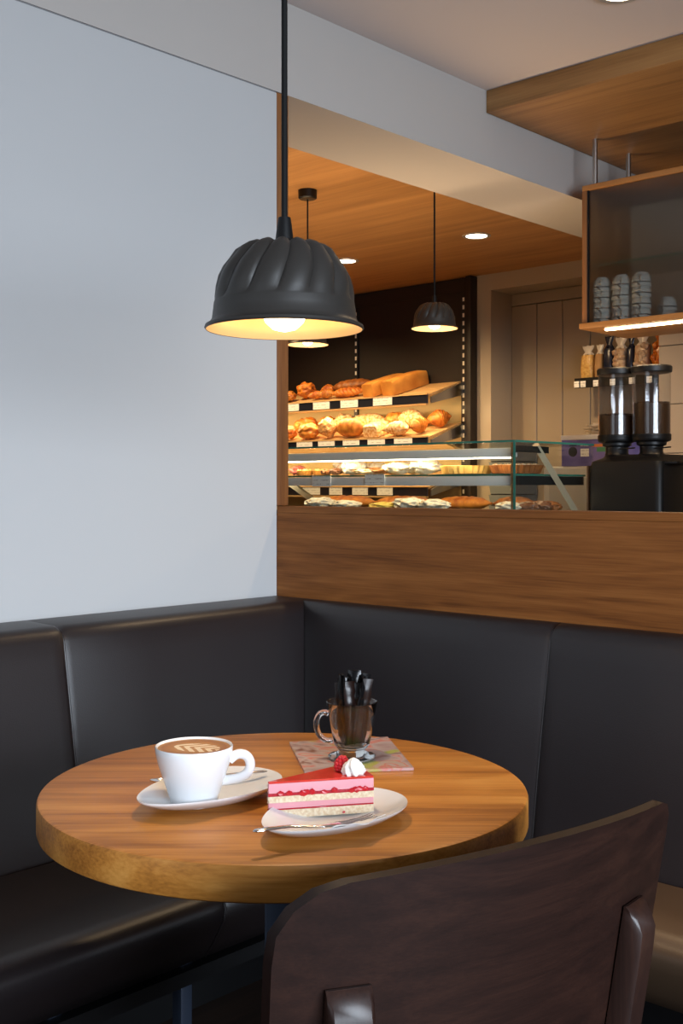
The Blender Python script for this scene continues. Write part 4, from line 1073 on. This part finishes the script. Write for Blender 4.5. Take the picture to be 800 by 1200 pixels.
o = obj('paper_napkin', b, M['paper']); o.location = (c0.x, c0.y, TT); tag(o, 'folded white paper napkin on the dessert plate under the fork', 'napkin')
b = BM()
f0, f1 = on(-.097, 1.235, 0), on(.040, 1.318, 0); dr = (f1-f0).normalized(); sd = Vector((-dr.y, dr.x, 0)); LF = (f1-f0).length
def fz(t):
    p = f0+dr*t; return max(plate_z(p)+.0062, .0265-.17*t if t < .09 else 0)
P = [0, .004, .02, .045, .07, .085, .095, .104, .112]
tube(b, [f0+dr*t+Vector((0, 0, fz(t))) for t in P], [.0012, .0046, .0050, .0038, .0028, .0028, .0046, .0085, .0098], 12, flat=[.4, .4, .35, .4, .6, .55, .3, .16, .13])
for s in (-1, -.33, .33, 1):
    tube(b, [f0+dr*t+sd*(.0080*s*(1-.12*(t-.112)/.05))+Vector((0, 0, fz(t)+dz)) for t, dz in ((.110, 0), (.125, -.0006), (.140, -.0006), (.152, .0004), (.158, .0012))], [.0017, .0016, .0015, .0012, .0005], 8, flat=.6)
for v in b.verts: v.co -= Vector((f0.x, f0.y, 0))
o = obj('cake_fork', b, M['chrome'], angle=60); o.location = (f0.x, f0.y, TT); tag(o, 'steel cake fork resting across the front of the dessert plate', 'fork')

# printed card under the glass mug
def card_mat():
    m, nt, bs, N, L = new_mat('printed_menu_card')
    tc = N('ShaderNodeTexCoord')
    n1 = N('ShaderNodeTexNoise'); n1.inputs['Scale'].default_value = 20; n1.inputs['Detail'].default_value = 1.5; n1.inputs['Distortion'].default_value = 1.2; L(tc.outputs['Object'], n1.inputs['Vector'])
    r = N('ShaderNodeValToRGB'); L(n1.outputs[0], r.inputs[0]); e = r.color_ramp.elements
    e[0].position = .30; e[0].color = (.22, .10, .08, 1); e[1].position = .75; e[1].color = (.50, .40, .38, 1)
    for p, c in ((.40, (.42, .30, .30)), (.50, (.50, .42, .41)), (.58, (.62, .22, .19)), (.64, (.52, .40, .34))):
        x = e.new(p); x.color = rgba(c)
    v = N('ShaderNodeTexNoise'); v.inputs['Scale'].default_value = 16; v.inputs['Detail'].default_value = 1
    mp = N('ShaderNodeMapping'); mp.inputs['Location'].default_value = (3.1, 1.7, 0); L(tc.outputs['Object'], mp.inputs[0]); L(mp.outputs[0], v.inputs['Vector'])
    r2 = N('ShaderNodeValToRGB'); L(v.outputs[0], r2.inputs[0]); r2.color_ramp.elements[0].position = .60; r2.color_ramp.elements[1].position = .66
    mx = N('ShaderNodeMix'); mx.data_type = 'RGBA'; L(r2.outputs[0], mx.inputs[0]); L(r.outputs[0], mx.inputs[6]); mx.inputs[7].default_value = (.42, .45, .12, 1)
    L(mx.outputs[2], bs.inputs['Base Color']); bs.inputs['Roughness'].default_value = .22
    return m
cz = [(.722, -.668), (.812, -.536), (.968, -.662), (.868, -.782)]
cc = (.842, -.662); b = BM(); prism(b, [(x-cc[0], y-cc[1]) for x, y in cz], 0, .004)
o = obj('menu_card', b, [card_mat()], smooth=False); o.location = (cc[0], cc[1], TT); tag(o, 'thin glossy printed menu card with pink and green picture under the glass mug', 'card')

mug = thing('glass_mug', 'clear footed glass mug with handle holding black sugar sachets', 'mug', (.868, -.683, TT+.0045))
b = BM()
pr = [(.0005, 0), (.030, 0), (.0345, .002), (.0348, .0045), (.030, .0075), (.020, .0105), (.0185, .0125), (.0225, .0165), (.0265, .022), (.0300, .040), (.0340, .062), (.0372, .082), (.0376, .0835), (.0366, .0842), (.0352, .0828),
      (.0322, .062), (.0282, .040), (.0245, .024), (.018, .0195), (.0005, .0185)]
lathe(b, pr, 64, caps=False); obj('mug_body', b, M['clear'], mug, angle=60)
b = BM(); hd = Vector((-.86, -.51, 0)).normalized(); hd = (-UX*.97-VX*.24).normalized()
hp = [(.0358, .068), (.0420, .0700), (.0490, .0670), (.0530, .0590), (.0530, .0480), (.0495, .0380), (.0430, .0310), (.0360, .0280), (.0300, .0290)]
tube(b, smooth_path([hd*r+Vector((0, 0, z)) for r, z in hp]), .0043, 14, up=(-hd.y, hd.x, 0)); obj('handle', b, M['clear'], mug, angle=60)
SB = plain('black_sachet_foil', (.004, .004, .0045), .2, .0, var=.2, coat=0, bump=.25, bscale=60, spec=.3)
SBR = plain('dark_brown_sachet_foil', (.011, .0048, .0036), .28, .0, var=.3, coat=0, bump=.2, bscale=60, spec=.3)
sach = [(-.014, -.012, .04, -.06, SB, .112, 0), (-.004, -.015, .0, .0, SBR, .100, .5), (.010, -.012, -.05, .08, SB, .108, -.3), (.016, -.002, -.02, .12, SBR, .104, 1.0), (-.017, .001, .05, -.12, SBR, .096, .2),
        (.003, .000, .06, .02, SB, .116, -.5), (-.009, .012, -.06, -.06, SB, .104, .3), (.009, .013, -.07, .07, SB, .110, -.2), (-.001, -.006, .1, -.03, SB, .106, .9),
        (-.012, -.005, .02, -.09, SB, .110, -.4), (.014, .005, .0, .10, SB, .112, .4), (.006, -.008, .03, .05, SB, .098, .1)]
lab = ['front left', 'front middle', 'front right', 'far right', 'far left', 'tallest', 'rear left', 'rear right', 'innermost', 'half hidden left', 'half hidden right', 'shortest']
for k, (u, v, tv, tu, mt, ln, rz) in enumerate(sach):
    b = BM(); secs = []
    n = 14
    for j in range(n+1):
        t = j/n; th = .0038*(1-abs(2*t-1)**6)*(.8+.25*math.sin(j*2.1+k)) + .0003; wd = .0098*(1+.05*math.sin(j*1.7+k))
        bend = .0022*math.sin(t*3+k)
        secs.append([Vector((wd*a, bend+th*c, .93*ln*t)) for a, c in ((-1, 0), (-.6, 1), (0, 1.2), (.6, 1), (1, 0), (.6, -1), (0, -1.2), (-.6, -1))])
    loft(b, secs)
    o = obj('sugar_sachet', b, mt, angle=50)
    p = Vector((.868, -.683, TT+.0045+.0215))+UX*u*.62+VX*v*.62
    o.location = p
    ax = UX*tu+VX*tv*.8; d = (ax+Vector((0, 0, 1))).normalized()
    o.rotation_euler = (d.to_track_quat('Z', 'Y').to_matrix() @ Matrix.Rotation(GR+rz, 3, 'Z')).to_euler()
    tag(o, '%s %s sugar sachet standing in the glass mug' % (lab[k], 'black' if mt is SB else 'dark brown'), 'sachet', 'sugar sachets in the glass mug')
